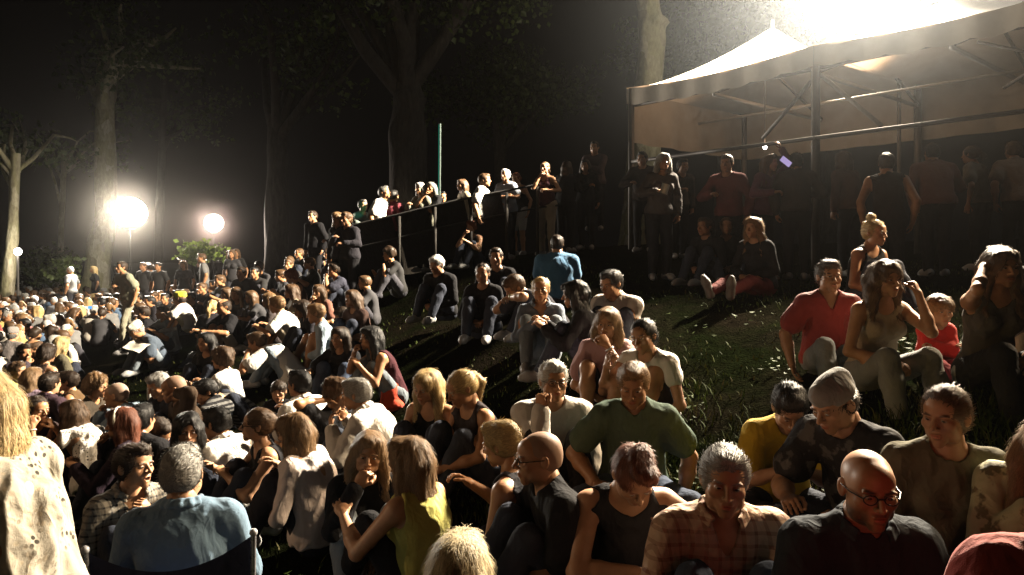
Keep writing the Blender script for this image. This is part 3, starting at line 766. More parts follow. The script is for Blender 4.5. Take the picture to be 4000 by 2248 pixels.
# --- second row, right
P('man with blond grey hair in a green shirt, face in shadow', 2474, 1505, 178, -8, hair='short', hc='lbrown', top='tee', tc=(.055, .082, .062), head=(-6, 16, 0), w=1.04, R=((.22, .30, .20), (.7, -.3, -.6), .5), L=((.28, .10, .05), (.8, -.4, 0), .3), legs='cross', bc=JEANS, lean=(14, 12, 0), skin='tan')
P('grey haired man with glasses in a white long sleeved shirt, fist raised', 2163, 1492, 158, 4, hair='short', hc='white', glasses=True, top='long', tc=WHITE, R=((.10, .28, .62), (-.25, .5, -1), 1.), L=((.24, .26, .04), (.8, -.4, 0), .3), head=(6, 0, 0), w=1.1, skin='tan', bc=BLK, extra=(('band', 'R', (.5, .4, .15)),), lean=(6, 8, 0))
P('woman with long blond hair and bare shoulders looking down', 1666, 1512, 130, -24, **F, hair='xlong', hc='blond', top='strap', tc=BLK, head=(-6, 16, 6), L='lap', R='lap', skin='tan')
P('woman with a blond ponytail looking down, dark vest, bare arm out', 1800, 1520, 134, -50, **F, hair='pony', hc='blond', top='tank', tc=(.03, .025, .028), head=(-10, 26, 0), L=((.12, .42, .26), (.9, -.2, -.2), .3), R='lap', skin='tan', w=1.08)
P('boy in a yellow shirt looking down at his hands', 3086, 1600, 178, -4, hair='short', hc='black', s=.84, hscale=.94, top='tee', tc=(.60, .40, .035), head=(-4, 36, 0), L='phone', R='phone', legs='cross', lean=(16, 14, 0), w=.95)
P('man in a grey cap bending towards the boy in yellow, black shirt', 3256, 1580, 205, -52, hair='cap', hc='dbrown', capc=(.20, .195, .185), nobill=True, top='tee', tc=(.014, .014, .016), pat='print', tc2=(.05, .05, .05), head=(-12, 26, 0), R=((.10, .52, .30), (.7, -.1, -.9), .6), L='lap', lean=(22, 14, 0), legs='cross')
P('child with dark hair half hidden behind the salmon checked shirt', 2930, 1862, 132, -60, sex='c', hair='short', hc='brown', s=.62, top='tee', tc=(.06, .05, .05), legs='cross', fit=0)
# --- couple and group in the middle
P('girl with long light brown hair and pink shirt, hand over her mouth', 2372, 1266, 128, -12, **F, hair='xlong', hc='lbrown', top='tee', tc=(.56, .33, .33), L='mouth', R='lap', head=(-8, 4, 4), extra=(('band', 'L', (.7, .7, .7)),), skin='tan', bottom='shorts', bc=DARK)
P('girl with dark tied hair in a white top leaning forward', 2512, 1318, 126, -36, **F, hair='pony', hc='black', top='cap', tc=WHITE, skin='olive', head=(0, 8, -10), lean=(30, 10, 8), L=((.16, .42, .10), (.8, -.5, .1), .3), R='knee', bottom='shorts', bc=BLK)
P('young man with short black hair in a white shirt above the long haired girls', 2385, 1110, 97, -34, hair='short', hc='black', top='long', tc=OFFW, head=(-14, 14, 0), L='fold', R='fold', collar=True, lean=(24, 14, 0))
P('woman with wavy black hair in profile, black clothes', 2242, 1152, 104, -96, **F, hair='longcurl', hc='black', top='long', tc=BLK, L='knee', R='knee', head=(0, 8, 0))
P('blonde woman in a denim jacket with hands joined', 2112, 1132, 98, -4, **F, hair='tied', hc='blond', top='long', tc=(.12, .15, .20), collar=True, neck='v', L='clasp', R='clasp', bc=JEANL, skin='tan', lean=(18, 12, 0))
P('man bent down with his head on his outstretched tattooed arm', 2008, 1122, 100, -66, hair='short', hc='brown', top='tee', tc=DARK, head=(-6, 40, 12), lean=(44, 22, 0), L=((.10, .56, .44), (.8, .1, .1), .5), R='knee', extra=(('band', 'L', (.35, .3, .1)),), skin='tan')
P('broad man in a blue shirt seen from behind in the dark', 2176, 952, 82, 176, hair='short', hc='dbrown', top='tee', tc=(.045, .13, .24), w=1.3, L='lap', R='lap', lean=(4, 8, 0))
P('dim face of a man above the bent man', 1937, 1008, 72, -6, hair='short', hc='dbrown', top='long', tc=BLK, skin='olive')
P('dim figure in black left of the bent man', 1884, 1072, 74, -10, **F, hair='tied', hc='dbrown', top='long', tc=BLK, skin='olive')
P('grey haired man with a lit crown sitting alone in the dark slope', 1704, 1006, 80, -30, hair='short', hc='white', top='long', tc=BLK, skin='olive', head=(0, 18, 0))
# --- right hand family
P('smiling teenager in a red shirt with knees drawn up', 3240, 1082, 124, -4, hair='short', hc='dbrown', s=.94, hscale=.98, top='tee', neck='v', tc=(.15, .020, .020), bc=JEANL, legs='slope', L='side', R='side', skin='olive', lean=(4, 6, 0))
P('woman with wavy brown hair and beige top, fist beside her chin', 3460, 1096, 131, 6, **F, hair='longcurl', hc='brown', top='tank', tc=(.36, .29, .20), legs='slope', L='fist', R='lap', bc=(.17, .175, .17), skin='tan', head=(6, 0, -3))
P('little girl with a blond fringe and red shirt', 3672, 1216, 122, -4, sex='c', hair='fringe', hc='lbrown', s=.56, top='long', tc=(.52, .03, .025), bc=(.25, .03, .05), L='fold', R='fold', legs='straight', head=(0, 6, 0), dep=4.55)
P('woman with a curly blond bun lit from behind', 3420, 912, 108, 24, **F, hair='bun', hc='blond', top='tank', tc=BLK, L='lap', R='lap', skin='tan', head=(6, 6, 0))
P('woman with long rim lit hair, one arm raised to her head, striped shoes', 3912, 1092, 136, -2, **F, hair='longcurl', hc='brown', top='tank', tc=(.05, .045, .042), R='headlow', L='lap', legs='slope', skin='tan', bc=BLK, shoes=(.55, .55, .52))
P('person cut by the right edge with one beige trousered knee showing', 4118, 905, 150, -8, hair='short', hc='brown', top='tee', tc=GREYD, bc=BEIGE, L='knee', R='side', dep=4.0, legs='slope')
P('dim man sitting in the dark below the marquee', 2752, 888, 76, -52, hair='short', hc='dbrown', top='long', tc=BLK, skin='olive')
P('dim woman with fair hair and a lit cheek below the marquee', 2942, 894, 86, -48, **F, hair='longcurl', hc='lbrown', top='long', tc=BLK, skin='fair', legs='straight', bc=(.08, .015, .014), shoes=(.12, .11, .1))
P('dim figure between the two seated below the marquee', 2838, 902, 62, -10, **F, hair='tied', hc='brown', top='long', tc=BLK, skin='olive', legs='half', shoes=(.3, .3, .27))
# --- left foreground crowd, nearest first
P('man with thick black hair turned left, white shirt', 842, 1655, 136, -112, hair='short', hc='black', top='tee', tc=WHITE, collar=True, head=(6, 12, 0), lean=(22, 16, 0), L='knee', R='knee', skin='tan')
P('smiling woman with glasses and tied hair, black vest', 1002, 1682, 116, -58, **F, hair='tied', hc='brown', glasses=True, mouth=True, top='tank', tc=BLK, L='clasp', R='knee', head=(-14, -4, 0), skin='fair')
P('woman with long light brown hair in a loose white blouse', 1146, 1692, 152, -106, **F, hair='long', hc='lbrown', top='blouse', tc=(.76, .66, .62), L='lap', R='knee', head=(0, 10, 0), lean=(14, 12, 0), bc=DARK, w=1.15)
P('woman with shaggy black hair facing the camera, face in shadow', 734, 1684, 128, 22, **F, hair='longcurl', hc='black', top='long', tc=DARK, skin='olive', head=(4, 2, 0))
P('woman with long auburn hair and a white headband', 472, 1655, 112, -82, **F, hair='long', hc='auburn', top='long', tc=(.03, .02, .03), R='mouth', L='knee', extra=(('headband', (.75, .72, .62)),), head=(0, 6, 0), skin='tan')
P('black haired head seen from behind between the headband and the shaggy hair', 556, 1652, 108, 172, hair='short', hc='black', top='tee', tc=BLK)
P('boy with dark hair bowed to the right behind the talking woman', 622, 1694, 110, 55, hair='short', hc='dbrown', s=.85, hscale=.95, top='tee', tc=(.02, .015, .03), head=(5, 34, 0), skin='tan', lean=(20, 14, 0))
P('woman with brown hair in a black and white flowered dress', 282, 1618, 108, -116, **F, hair='bob', hc='brown', top='blouse', tc=WHITE, pat='floral', tc2=(.02, .02, .025), lean=(30, 18, 0), L='knee', R='lap', head=(0, 8, 0), bc=DARK)
P('dark haired woman with a white wristband raising both hands', 148, 1604, 106, 66, **F, hair='tied', hc='dbrown', top='tee', tc=(.03, .02, .02), R='fist', L='mouth', extra=(('band', 'R', (.8, .78, .72)),), skin='tan')
P('man with cropped grey hair in a denim blue shirt, hands at his chin', 452, 1512, 108, -88, hair='shaved', hc='grey', top='long', tc=(.15, .21, .27), L='chin', R='chin', lean=(30, 18, 0), head=(0, 6, 0), skin='tan', bc=JEANS)
P('woman with curly light hair facing the man in denim blue', 378, 1512, 92, 84, **F, hair='curly', hc='lbrown', top='long', tc=(.05, .04, .03), L='knee', R='knee', skin='tan')
P('grey haired woman with bowed head beside the bald man', 616, 1506, 100, -28, **F, hair='short', hc='grey', top='long', tc=DARK, head=(0, 22, 0), skin='tan')
P('bald man touching the side of his head', 676, 1520, 102, -56, hair='shaved', hc='dgrey', top='long', tc=(.045, .03, .02), L='head', R='lap', head=(-10, 12, 0), skin='tan')
P('person bent forward in black with white stripes on the sleeve', 800, 1530, 92, -52, hair='short', hc='black', top='long', tc=(.015, .015, .017), pat='stripe', tc2=(.12, .12, .12), lean=(52, 20, 0), head=(0, 20, 0), L='knee', R='reach')
P('boy in a neon yellow shirt', 70, 1450, 74, 78, hair='short', hc='brown', s=.85, hscale=.95, top='tee', tc=(.62, .72, .12), skin='fair', L='knee', R='knee')
P('person with light brown hair and a mauve checked shirt seen from behind', 128, 1478, 74, 170, **F, hair='bob', hc='lbrown', top='long', tc=(.22, .16, .22), pat='check', tc2=(.06, .04, .05))
P('boy with glasses in profile, orange lit skin and dark vest', 262, 1490, 80, -72, hair='short', hc='dbrown', s=.88, hscale=.95, glasses=True, top='tank', tc=(.10, .06, .03), skin='tan', L='knee', R='knee')
P('dark haired man with a white collar seen from behind', 198, 1512, 80, 166, hair='short', hc='dbrown', top='tee', tc=(.05, .03, .04), collar=True)
P('small boy facing the camera in front of the man in white', 1088, 1530, 76, 10, sex='c', hair='fringe', hc='dbrown', s=.66, top='tee', tc=BLK, skin='fair', L='lap', R='phone')
P('man with black hair turned left, white short sleeved shirt, behind the smiling woman', 1166, 1502, 106, -118, hair='short', hc='black', top='tee', tc=WHITE, collar=True, lean=(10, 12, 0), L='lap', R='knee', skin='tan', w=1.05)
P('curly haired woman with an elbow raised behind her head', 1320, 1542, 100, 64, **F, hair='curly', hc='brown', top='tee', tc=BLK, R='head', L='lap', skin='tan')
P('grey haired man in a white sweater leaning to the left', 1388, 1542, 118, -98, hair='short', hc='grey', top='long', tc=WHITE, collar=True, lean=(24, 16, 0), L='knee', R='knee', head=(0, 10, 0), skin='tan', w=1.1)
# --- middle left slope
P('woman with long dark hair smiling, bare forearm out to the left', 1326, 1320, 76, -18, **F, hair='long', hc='dbrown', top='tee', tc=BLK, R='aknee', L='lap', skin='tan', bc=JEANS)
P('woman with long black hair in a vest, red bag behind her', 1446, 1332, 80, -62, **F, hair='long', hc='black', top='tank', tc=(.05, .015, .02), L='knee', R='mouth', skin='tan', bc=JEANL, lean=(22, 14, 0))
P('hunched man in a white shirt and light jeans', 1002, 1340, 82, -96, hair='short', hc='brown', top='tee', tc=WHITE, lean=(46, 28, 0), head=(0, 20, 0), L='aknee', R='aknee', bc=(.22, .27, .32), skin='tan', w=1.08)
P('woman with curly brown hair and a white top beside the hunched man', 866, 1405, 82, -98, **F, hair='curly', hc='brown', top='tee', tc=WHITE, L='knee', R='knee', lean=(8, 10, 0), skin='tan')
P('woman in black with a lit face behind the curly hair', 803, 1338, 68, -16, **F, hair='long', hc='black', top='long', tc=BLK, skin='tan')
P('man in a pale blue shirt and shorts with one bare knee up', 1232, 1226, 78, -72, hair='short', hc='lbrown', top='long', tc=(.30, .38, .46), bottom='shorts', bc=(.30, .30, .25), L='lap', R='lap', head=(-8, 12, 0), skin='tan', legs=('knees', 'tuck'))
P('man in a white shirt stretching an arm over his knees', 1080, 1164, 74, -88, hair='short', hc='lbrown', top='tee', tc=WHITE, L='aknee', R='aknee', bottom='shorts', bc=(.35, .30, .22), lean=(24, 14, 0), head=(0, 10, 0), skin='tan')
P('man with receding hair in a black shirt, arms over his knees', 872, 1200, 62, -42, hair='ring', hc='dbrown', top='tee', tc=BLK, L='aknee', R='aknee', bottom='shorts', bc=(.33, .30, .24), skin='tan', head=(0, 4, 0))
P('young man in a white and blue shirt below the yellow cap', 634, 1214, 60, -34, hair='short', hc='dbrown', top='tee', tc=(.34, .40, .46), skin='tan', L='knee', R='aknee', bc=JEANS, head=(-8, 0, 0))
P('child in a yellow cap and white shirt', 700, 1168, 48, -92, dep=12.0, fit=0, hair='cap', hc='dbrown', s=.74, hscale=.92, capc=(.72, .66, .06), top='tee', tc=WHITE, L='aknee', R='aknee', bottom='shorts', bc=(.5, .45, .3), skin='fair', lean=(20, 16, 0))
P('man in a dark blue shirt bent over a sheet of paper, pale cap', 530, 1292, 62, -38, hair='cap', hc='grey', capc=(.72, .68, .58), nobill=True, top='tee', tc=(.06, .08, .11), L='phone', R='phone', bc=(.16, .19, .22), head=(0, 30, 0), lean=(30, 18, 0), skin='tan')
P('man in a grey shirt walking across the slope', 942, 1068, 48, -18, hair='short', hc='dbrown', pose='walk', top='tee', tc=(.09, .09, .10), L='down', R=((.14, .26, .40), (.6, -.2, -1), .6), skin='tan', bc=(.06, .075, .09), fit=0)
P('man in a khaki shirt walking towards the far crowd', 474, 1046, 46, -30, hair='short', hc='dbrown', pose='walk', top='tee', tc=(.24, .24, .17), bc=(.25, .24, .18), L='down', R=((.1, .24, .36), (.6, -.2, -1), .6), skin='tan', fit=0)
P('woman with reddish hair and bare shoulder looking down at the slope top', 1138, 1082, 54, -52, **F, hair='curly', hc='auburn', top='tank', tc=(.05, .03, .025), L='lap', R='knee', head=(0, 24, 0), skin='fair')
P('person with brown hair and a beige top below the reddish hair', 1136, 1142, 62, -66, **F, hair='bob', hc='brown', top='tee', tc=(.34, .28, .20), L='knee', R='knee', skin='tan')
P('girl with long hair holding a hand to her cheek', 1244, 1142, 56, -24, **F, hair='long', hc='brown', top='tee', tc=(.16, .07, .05), R='mouth', L='lap', skin='tan')
P('man in a dark shirt with hands at his mouth at the slope top', 1304, 1056, 56, -58, hair='short', hc='dbrown', top='tee', tc=(.04, .042, .06), L='mouth', R='chin', skin='tan', lean=(22, 12, 0))
P('dim person with brown hair right of the girl with the hand at her cheek', 1376, 1190, 62, -40, **F, hair='bob', hc='brown', top='tee', tc=(.05, .03, .025), skin='olive')
P('person in a light green shirt with two lit hands', 1336, 1262, 58, -60, hair='short', hc='dbrown', top='tee', tc=(.22, .28, .08), L='clasp', R='clasp', skin='tan', head=(0, 30, 0), lean=(30, 20, 0))
P('blond person with a ponytail left of the man in black', 832, 1206, 50, 178, **F, hair='pony', hc='blond', top='tee', tc=DARK)
P('woman with long blond hair seen from behind at the edge of the far crowd', 242, 1322, 70, 150, **F, hair='xlong', hc='blond', top='tee', tc=(.10, .09, .06))
P('person in a grey shirt and grey cap standing with lowered arms', 52, 1308, 56, 176, hair='cap', hc='dgrey', capc=(.22, .20, .19), nobill=True, pose='stand', top='tee', tc=(.17, .15, .145), bc=(.13, .11, .11), L='down', R='down', fit=0)
P('man with a ruddy face looking left', 130, 1360, 62, -48, hair='ring', hc='brown', top='tee', tc=(.05, .03, .03), skin='tan')
P('dark curly haired person with an orange lit back', 186, 1384, 66, 164, **F, hair='curly', hc='dbrown', top='strap', tc=(.04, .025, .02), skin='fair')
P('person in a dark jacket raising one hand behind the neon yellow shirt', 96, 1392, 60, 60, hair='short', hc='dbrown', top='long', tc=(.05, .04, .05), R='mouth', skin='tan')
P('man in a black jacket lying back on the slope left of the hunched man', 900, 1300, 60, -74, hair='short', hc='black', top='long', tc=BLK, lean=(-30, 10, 0), L='back', R='back', legs='half', fit=0)
P('fair haired woman holding a child at the left of the man in white', 1050, 1176, 58, -80, **F, hair='bob', hc='lbrown', top='tee', tc=(.06, .05, .05), skin='tan', fit=0)
P('woman with brown hair looking down between the pale blue and white shirts', 1180, 1238, 60, -60, **F, hair='bob', hc='dbrown', top='long', tc=DARK, head=(0, 20, 0), skin='olive')
P('person in a dark coat sitting on the grass under the far walkers', 585, 1180, 46, -50, hair='short', hc='black', top='long', tc=DARK, skin='tan')
P('man with a lit hand under the khaki walker', 560, 1224, 46, -70, hair='short', hc='dbrown', top='long', tc=BLK, R='chin', skin='tan')
# --- people along the railing on the terrace
G_ = 'people standing along the railing'
def Rl(label, x, y, hs, yaw, **k): P(label, x, y, hs, yaw, pose=k.pop('pose', 'stand'), group=G_, **{**dict(L=('down', 'fold', 'rail')[len(PEOPLE) % 3], R=('fold', 'down', 'down', 'clasp')[len(PEOPLE) % 4], bc=BLK, lean=(6, 6, 0), dep=14.), **k})
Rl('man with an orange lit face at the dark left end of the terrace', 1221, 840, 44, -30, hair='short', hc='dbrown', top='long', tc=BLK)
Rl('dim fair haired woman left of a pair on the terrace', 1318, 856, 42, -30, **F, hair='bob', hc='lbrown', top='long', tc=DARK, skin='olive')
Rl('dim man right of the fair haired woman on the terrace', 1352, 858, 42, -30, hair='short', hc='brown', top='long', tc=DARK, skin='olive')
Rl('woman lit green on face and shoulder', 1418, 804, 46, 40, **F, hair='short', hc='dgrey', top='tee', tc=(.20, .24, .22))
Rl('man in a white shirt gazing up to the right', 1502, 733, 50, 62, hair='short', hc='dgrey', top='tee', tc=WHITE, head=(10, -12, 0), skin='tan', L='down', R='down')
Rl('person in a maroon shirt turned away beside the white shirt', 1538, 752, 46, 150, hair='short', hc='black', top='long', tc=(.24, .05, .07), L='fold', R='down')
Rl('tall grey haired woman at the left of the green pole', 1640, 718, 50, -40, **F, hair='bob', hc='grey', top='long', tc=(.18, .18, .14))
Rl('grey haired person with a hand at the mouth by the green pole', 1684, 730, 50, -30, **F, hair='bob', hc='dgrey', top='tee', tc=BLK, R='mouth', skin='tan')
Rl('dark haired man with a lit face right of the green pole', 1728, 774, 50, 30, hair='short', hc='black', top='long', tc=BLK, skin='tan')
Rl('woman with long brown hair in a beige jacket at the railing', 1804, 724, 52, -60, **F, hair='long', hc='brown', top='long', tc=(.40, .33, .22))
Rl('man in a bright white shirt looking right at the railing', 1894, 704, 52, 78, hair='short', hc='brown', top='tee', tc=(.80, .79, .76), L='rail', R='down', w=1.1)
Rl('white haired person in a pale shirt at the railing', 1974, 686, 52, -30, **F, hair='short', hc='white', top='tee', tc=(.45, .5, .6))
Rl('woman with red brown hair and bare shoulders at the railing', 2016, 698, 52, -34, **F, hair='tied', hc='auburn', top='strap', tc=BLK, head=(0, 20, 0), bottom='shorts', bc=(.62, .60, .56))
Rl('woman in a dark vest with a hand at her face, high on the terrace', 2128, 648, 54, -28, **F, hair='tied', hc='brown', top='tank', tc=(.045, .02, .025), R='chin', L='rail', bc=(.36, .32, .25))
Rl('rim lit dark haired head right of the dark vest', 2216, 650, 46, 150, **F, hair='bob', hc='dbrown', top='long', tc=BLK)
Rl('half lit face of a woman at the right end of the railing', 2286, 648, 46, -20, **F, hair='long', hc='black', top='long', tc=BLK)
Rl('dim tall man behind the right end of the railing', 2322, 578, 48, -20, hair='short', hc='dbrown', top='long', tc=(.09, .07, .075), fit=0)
P('woman with curly red hair smoking below the railing', 1842, 868, 56, -38, **F, hair='curly', hc='auburn', top='tank', tc=BLK, R='mouth', L='knee', skin='fair')
P('woman with a white collar sitting in the dark below the terrace', 1494, 928, 50, 20, **F, hair='bob', hc='dbrown', top='long', tc=BLK, collar=True, skin='tan')
P('lit small face at the foot of the terrace, the left one of two', 1168, 974, 40, -40, **F, hair='tied', hc='brown', top='long', tc=BLK, skin='tan')
P('pale cropped head at the foot of the terrace, the right one of two', 1224, 972, 42, -60, hair='shaved', hc='white', top='long', tc=BLK, skin='fair')
P('person with a lit hand on the dark slope', 1470, 1010, 44, -30, hair='short', hc='black', top='long', tc=BLK, R='reach', skin='tan')
# --- standing people under the marquee
G_ = 'people standing in the dark by the marquee'
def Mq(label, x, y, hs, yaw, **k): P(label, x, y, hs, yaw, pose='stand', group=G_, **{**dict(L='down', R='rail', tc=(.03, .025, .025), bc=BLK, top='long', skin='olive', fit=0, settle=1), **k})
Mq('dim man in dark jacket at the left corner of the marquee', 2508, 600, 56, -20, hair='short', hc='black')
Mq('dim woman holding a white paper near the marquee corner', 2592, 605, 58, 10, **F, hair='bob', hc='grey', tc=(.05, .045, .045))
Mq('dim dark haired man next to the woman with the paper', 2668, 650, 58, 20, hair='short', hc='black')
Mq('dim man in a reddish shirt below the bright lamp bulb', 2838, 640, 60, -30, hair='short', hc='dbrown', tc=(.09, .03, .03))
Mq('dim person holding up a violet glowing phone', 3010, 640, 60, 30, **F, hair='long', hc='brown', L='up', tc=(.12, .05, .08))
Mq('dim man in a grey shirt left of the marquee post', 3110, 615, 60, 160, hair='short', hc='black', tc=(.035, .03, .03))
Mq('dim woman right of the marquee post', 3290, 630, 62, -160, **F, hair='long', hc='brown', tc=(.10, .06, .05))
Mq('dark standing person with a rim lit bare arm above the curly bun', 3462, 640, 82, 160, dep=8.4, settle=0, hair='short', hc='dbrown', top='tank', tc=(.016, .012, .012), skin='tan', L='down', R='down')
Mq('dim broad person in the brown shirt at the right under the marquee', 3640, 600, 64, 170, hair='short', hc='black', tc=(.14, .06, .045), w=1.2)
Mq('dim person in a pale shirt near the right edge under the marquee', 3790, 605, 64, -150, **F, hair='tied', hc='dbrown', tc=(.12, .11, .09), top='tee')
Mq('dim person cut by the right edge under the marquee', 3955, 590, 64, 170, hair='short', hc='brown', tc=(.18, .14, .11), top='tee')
# ------------------------------------------------------------------ terrain: a smooth slope under every seat
def prep(kw):
    a = dict(DEF); a.update(kw)
    if 'hscale' not in kw: a['hscale'] = .86 if a['s'] < .8 else .95 if a['sex'] == 'f' else 1.
    a['sk'] = skeleton(a)
    return a
for i, p in enumerate(PEOPLE):
    a = PEOPLE[i] = prep(p); s = a['sk']
    D = a['dep'] or .235 * a['hscale'] * FPX / a['hs']
    if not a['dep']: D *= 1.04 if a['sex'] == 'f' else 1.03 if a['hair'] not in ('bald', 'shaved', 'ring') else 1.
    a['D'] = D; a['Hl'] = rot_z(rad(a['yaw'])) @ s.H
    a['root'] = at(a['x'], a['y'], D) - a['Hl']
ANCH = [(0, 0, 0.), (2, 0, .25), (-2.2, 0, -.35), (4, 3, .8), (8, 6, 1.35), (8, 12, 1.5), (14, 10, 1.8), (5.5, 11, 1.4), (3.6, 12, 1.45), (6.5, 14, 1.6), (3, 17, 1.9), (10, 20, 1.9), (0, 22, 1.7), (-4, 20, .6), (-7, 20, .05), (-12, 24, -.35), (-16, 26, -.45), (-22, 36, -.45), (-12, 38, -.3), (-3, 36, 1.2), (8, 36, 1.9),
        (-8, 13, -.45), (-11, 18, -.45), (-14, 23, -.45), (-6, 8, -.45), (-10, 8, -.5), (-6, 3, -.5), (-22, 20, -.45), (-40, 60, -.4), (30, 30, 2.4), (0, 70, 1.5), (50, 70, 2.2), (-30, 10, -.5), (20, 5, 2.2), (0, -10, -.2), (-12, -10, -.5), (12, -10, 1.)]
_ctrl = np.array([(p['root'][0], p['root'][1], p['root'][2]) for p in PEOPLE if p.get('fit', 1)] + [tuple(map(float, q)) for q in ANCH])
_w = np.array([1.] * (len(_ctrl) - len(ANCH)) + [.5] * len(ANCH))
def _phi(r2): return np.sqrt(r2 + .6)
_X = _ctrl[:, :2]; _K = _phi(((_X[:, None] - _X[None]) ** 2).sum(2)); _n = len(_X)
_A = np.zeros((_n + 3, _n + 3)); _A[:_n, :_n] = -_K + np.diag(.9 / _w); _A[:_n, _n] = 1; _A[_n, :_n] = 1; _A[:_n, n1:=_n + 1] = _X[:, 0]; _A[n1, :_n] = _X[:, 0]; _A[:_n, n2:=_n + 2] = _X[:, 1]; _A[n2, :_n] = _X[:, 1]
_sol = np.linalg.solve(_A, np.concatenate([_ctrl[:, 2], np.zeros(3)]))
def ground(x, y):
    x, y = np.asarray(x, float), np.asarray(y, float)
    sh = x.shape; q = np.stack([x.reshape(-1), y.reshape(-1)], 1); out = np.zeros(len(q))
    for i in range(0, len(q), 20000):
        b = q[i:i + 20000]; k = -_phi(((b[:, None] - _X[None]) ** 2).sum(2))
        out[i:i + 20000] = k @ _sol[:_n] + _sol[_n] + b @ _sol[_n + 1:]
    out = np.clip(out, -.62, 3.2)
    return out.reshape(sh)
res = []
for a in PEOPLE:                                   # settle every person on the slope: slide along the line of sight first, then take up the rest
    D0 = a['D']; best = None
    for f in (np.linspace(.90, 1.12, 45) if a.get('fit', 1) else np.linspace(.85, 1.3, 60) if a.get('settle') else [1.]):
        r = at(a['x'], a['y'], D0 * f) - a['Hl']; e = abs(float(ground(r[0], r[1])) - r[2]) + abs(f - 1) * .15
        if best is None or e < best[0]: best = (e, f, r)
    a['D'] = D0 * best[1]; r = best[2]; g = float(ground(r[0], r[1])); a['gap'] = r[2] - g
    if a.get('fit', 1) or a.get('settle'):
        r[2] += np.clip(g - r[2], -.10, .10)
    a['root'] = r; res.append((a['gap'], a['label'][:50], a['D'], best[1]))
# ------------------------------------------------------------------ build every person of the list
ONLY = None
for i, a in enumerate(PEOPLE):
    r = empty('person', a['root'], rad(a['yaw']))
    cat = 'child' if a['s'] < .7 else 'boy' if 'boy' in a['label'][:14] else 'girl' if 'girl' in a['label'][:12] else 'person'
    tag(r, a['label'], cat, a.get('group') or ('spectators sitting on the grass slope' if a['pose'] == 'sit' else None))
    a['obj'] = r
    build_person(a, r, a['D'], i)
# ------------------------------------------------------------------ the far crowd: a few low detail figures, copied one by one
def proto(a, v, seed):
    s = a['sk']; G = MB()
    pr = neck(s, a) + [p for key in 'RL' for p in arm(s, a, key)]
    lo, hi = bounds(pr, .04); P_, q = nets(lambda p: sdf(pr, p), lo, hi, v); G.add(P_, q, 0)
    hm = head_mesh(a['sex'], .012); G.add((hm[0] * s.hs) @ s.R.T + s.H, hm[1], 0, hm[2])
    hp_, amp, fr, ln = hair_prims(s, a); lo, hi = bounds(hp_, .03)
    P_, q = nets(lambda p: sdf(hp_, p) + F32(amp) * wob(p, fr * .6, seed, 2), lo, hi, .014); G.add(P_, q, 1)
    pr = torso(s, a, .012, .01)
    for key in 'RL': pr += arm(s, a, key, .62, .012, .02)
    pr.append(cap(s.N + s.nd * .045, s.N + s.nd * .2, .07, .085, k=.012, op='s'))
    lo, hi = bounds(pr, .04); P_, q = nets(lambda p: sdf(pr, p) + F32(.006) * wob(p, 25, seed), lo, hi, v); G.add(P_, q, 2)
    pr = []
    for key in 'RL': pr += leg(s, a, key, 2, .012) + foot(s, key, .006)
    lo, hi = bounds(pr, .04); P_, q = nets(lambda p: sdf(pr, p), lo, hi, v); G.add(P_, q, 3)
    nt = NT('crowd_cloth'); oi = nt.n('ObjectInfo'); nz = nt.noise(nt.coord(), 12, 3).outputs[0]
    m = nt.bsdf(nt.mixc(1, oi.outputs['Color'], nt.ramp(nz, [(.3, .8), (.7, 1.1)]), 'MULTIPLY'), .9)
    return G.build('spectator', [m_skin(SKIN[a['skin']], HAIR[a['hc']], 0.), m_hair(HAIR[a['hc']], .42), m, m_cloth((.05, .05, .06), None, (0, 0, 0))], None, link=False)
PROTO = []
for hn, hs_, hc, sx, L_, R_, le in (('black', 'short', 'black', 'm', 'hug', 'hug', 14), ('brown', 'short', 'brown', 'm', 'knee', 'lap', 8), ('long brown', 'long', 'brown', 'f', 'hug', 'hug', 16), ('long blond', 'long', 'blond', 'f', 'lap', 'knee', 8),
                                ('grey', 'short', 'grey', 'm', 'aknee', 'aknee', 18), ('curly dark', 'curly', 'dbrown', 'f', 'chin', 'knee', 14), ('tied', 'tied', 'lbrown', 'f', 'hug', 'hug', 12), ('white', 'shaved', 'white', 'm', 'lap', 'lap', 6)):
    a = prep(dict(sex=sx, hair=hs_, hc=hc, L=L_, R=R_, lean=(le, 12, 0), skin='tan', head=(0, 6, 0)))
    b = prep(dict(sex=sx, hair=hs_, hc=hc, L='down', R='down', lean=(3, 6, 0), skin='tan', pose='stand'))
    PROTO.append((hn, proto(a, .022, 3), proto(b, .024, 3)))
TOPS = (('white', WHITE), ('dark', (.03, .03, .035)), ('grey', (.16, .16, .16)), ('red', (.28, .05, .04)), ('blue', (.07, .12, .2)), ('ochre', (.40, .30, .10)), ('black', (.012, .012, .013)), ('pale', (.5, .46, .4)))
taken = [(a['root'][0], a['root'][1]) for a in PEOPLE]
def spect(x, y, z, yaw, stand, hn_i, tp, where, group):
    hn, sit_o, st_o = PROTO[hn_i]
    o = (st_o if stand else sit_o).copy(); o.name = 'spectator'; C.objects.link(o)
    o.location = (x, y, z); o.rotation_euler = (0, 0, rad(yaw)); sc = rng.uniform(.92, 1.06); o.scale = (sc,) * 3
    o.color = (*TOPS[tp][1], 1)
    tag(o, f"distant {'standing' if stand else 'seated'} spectator with {hn} hair and {TOPS[tp][0]} top {where}", 'spectator', group)
n_far = 0
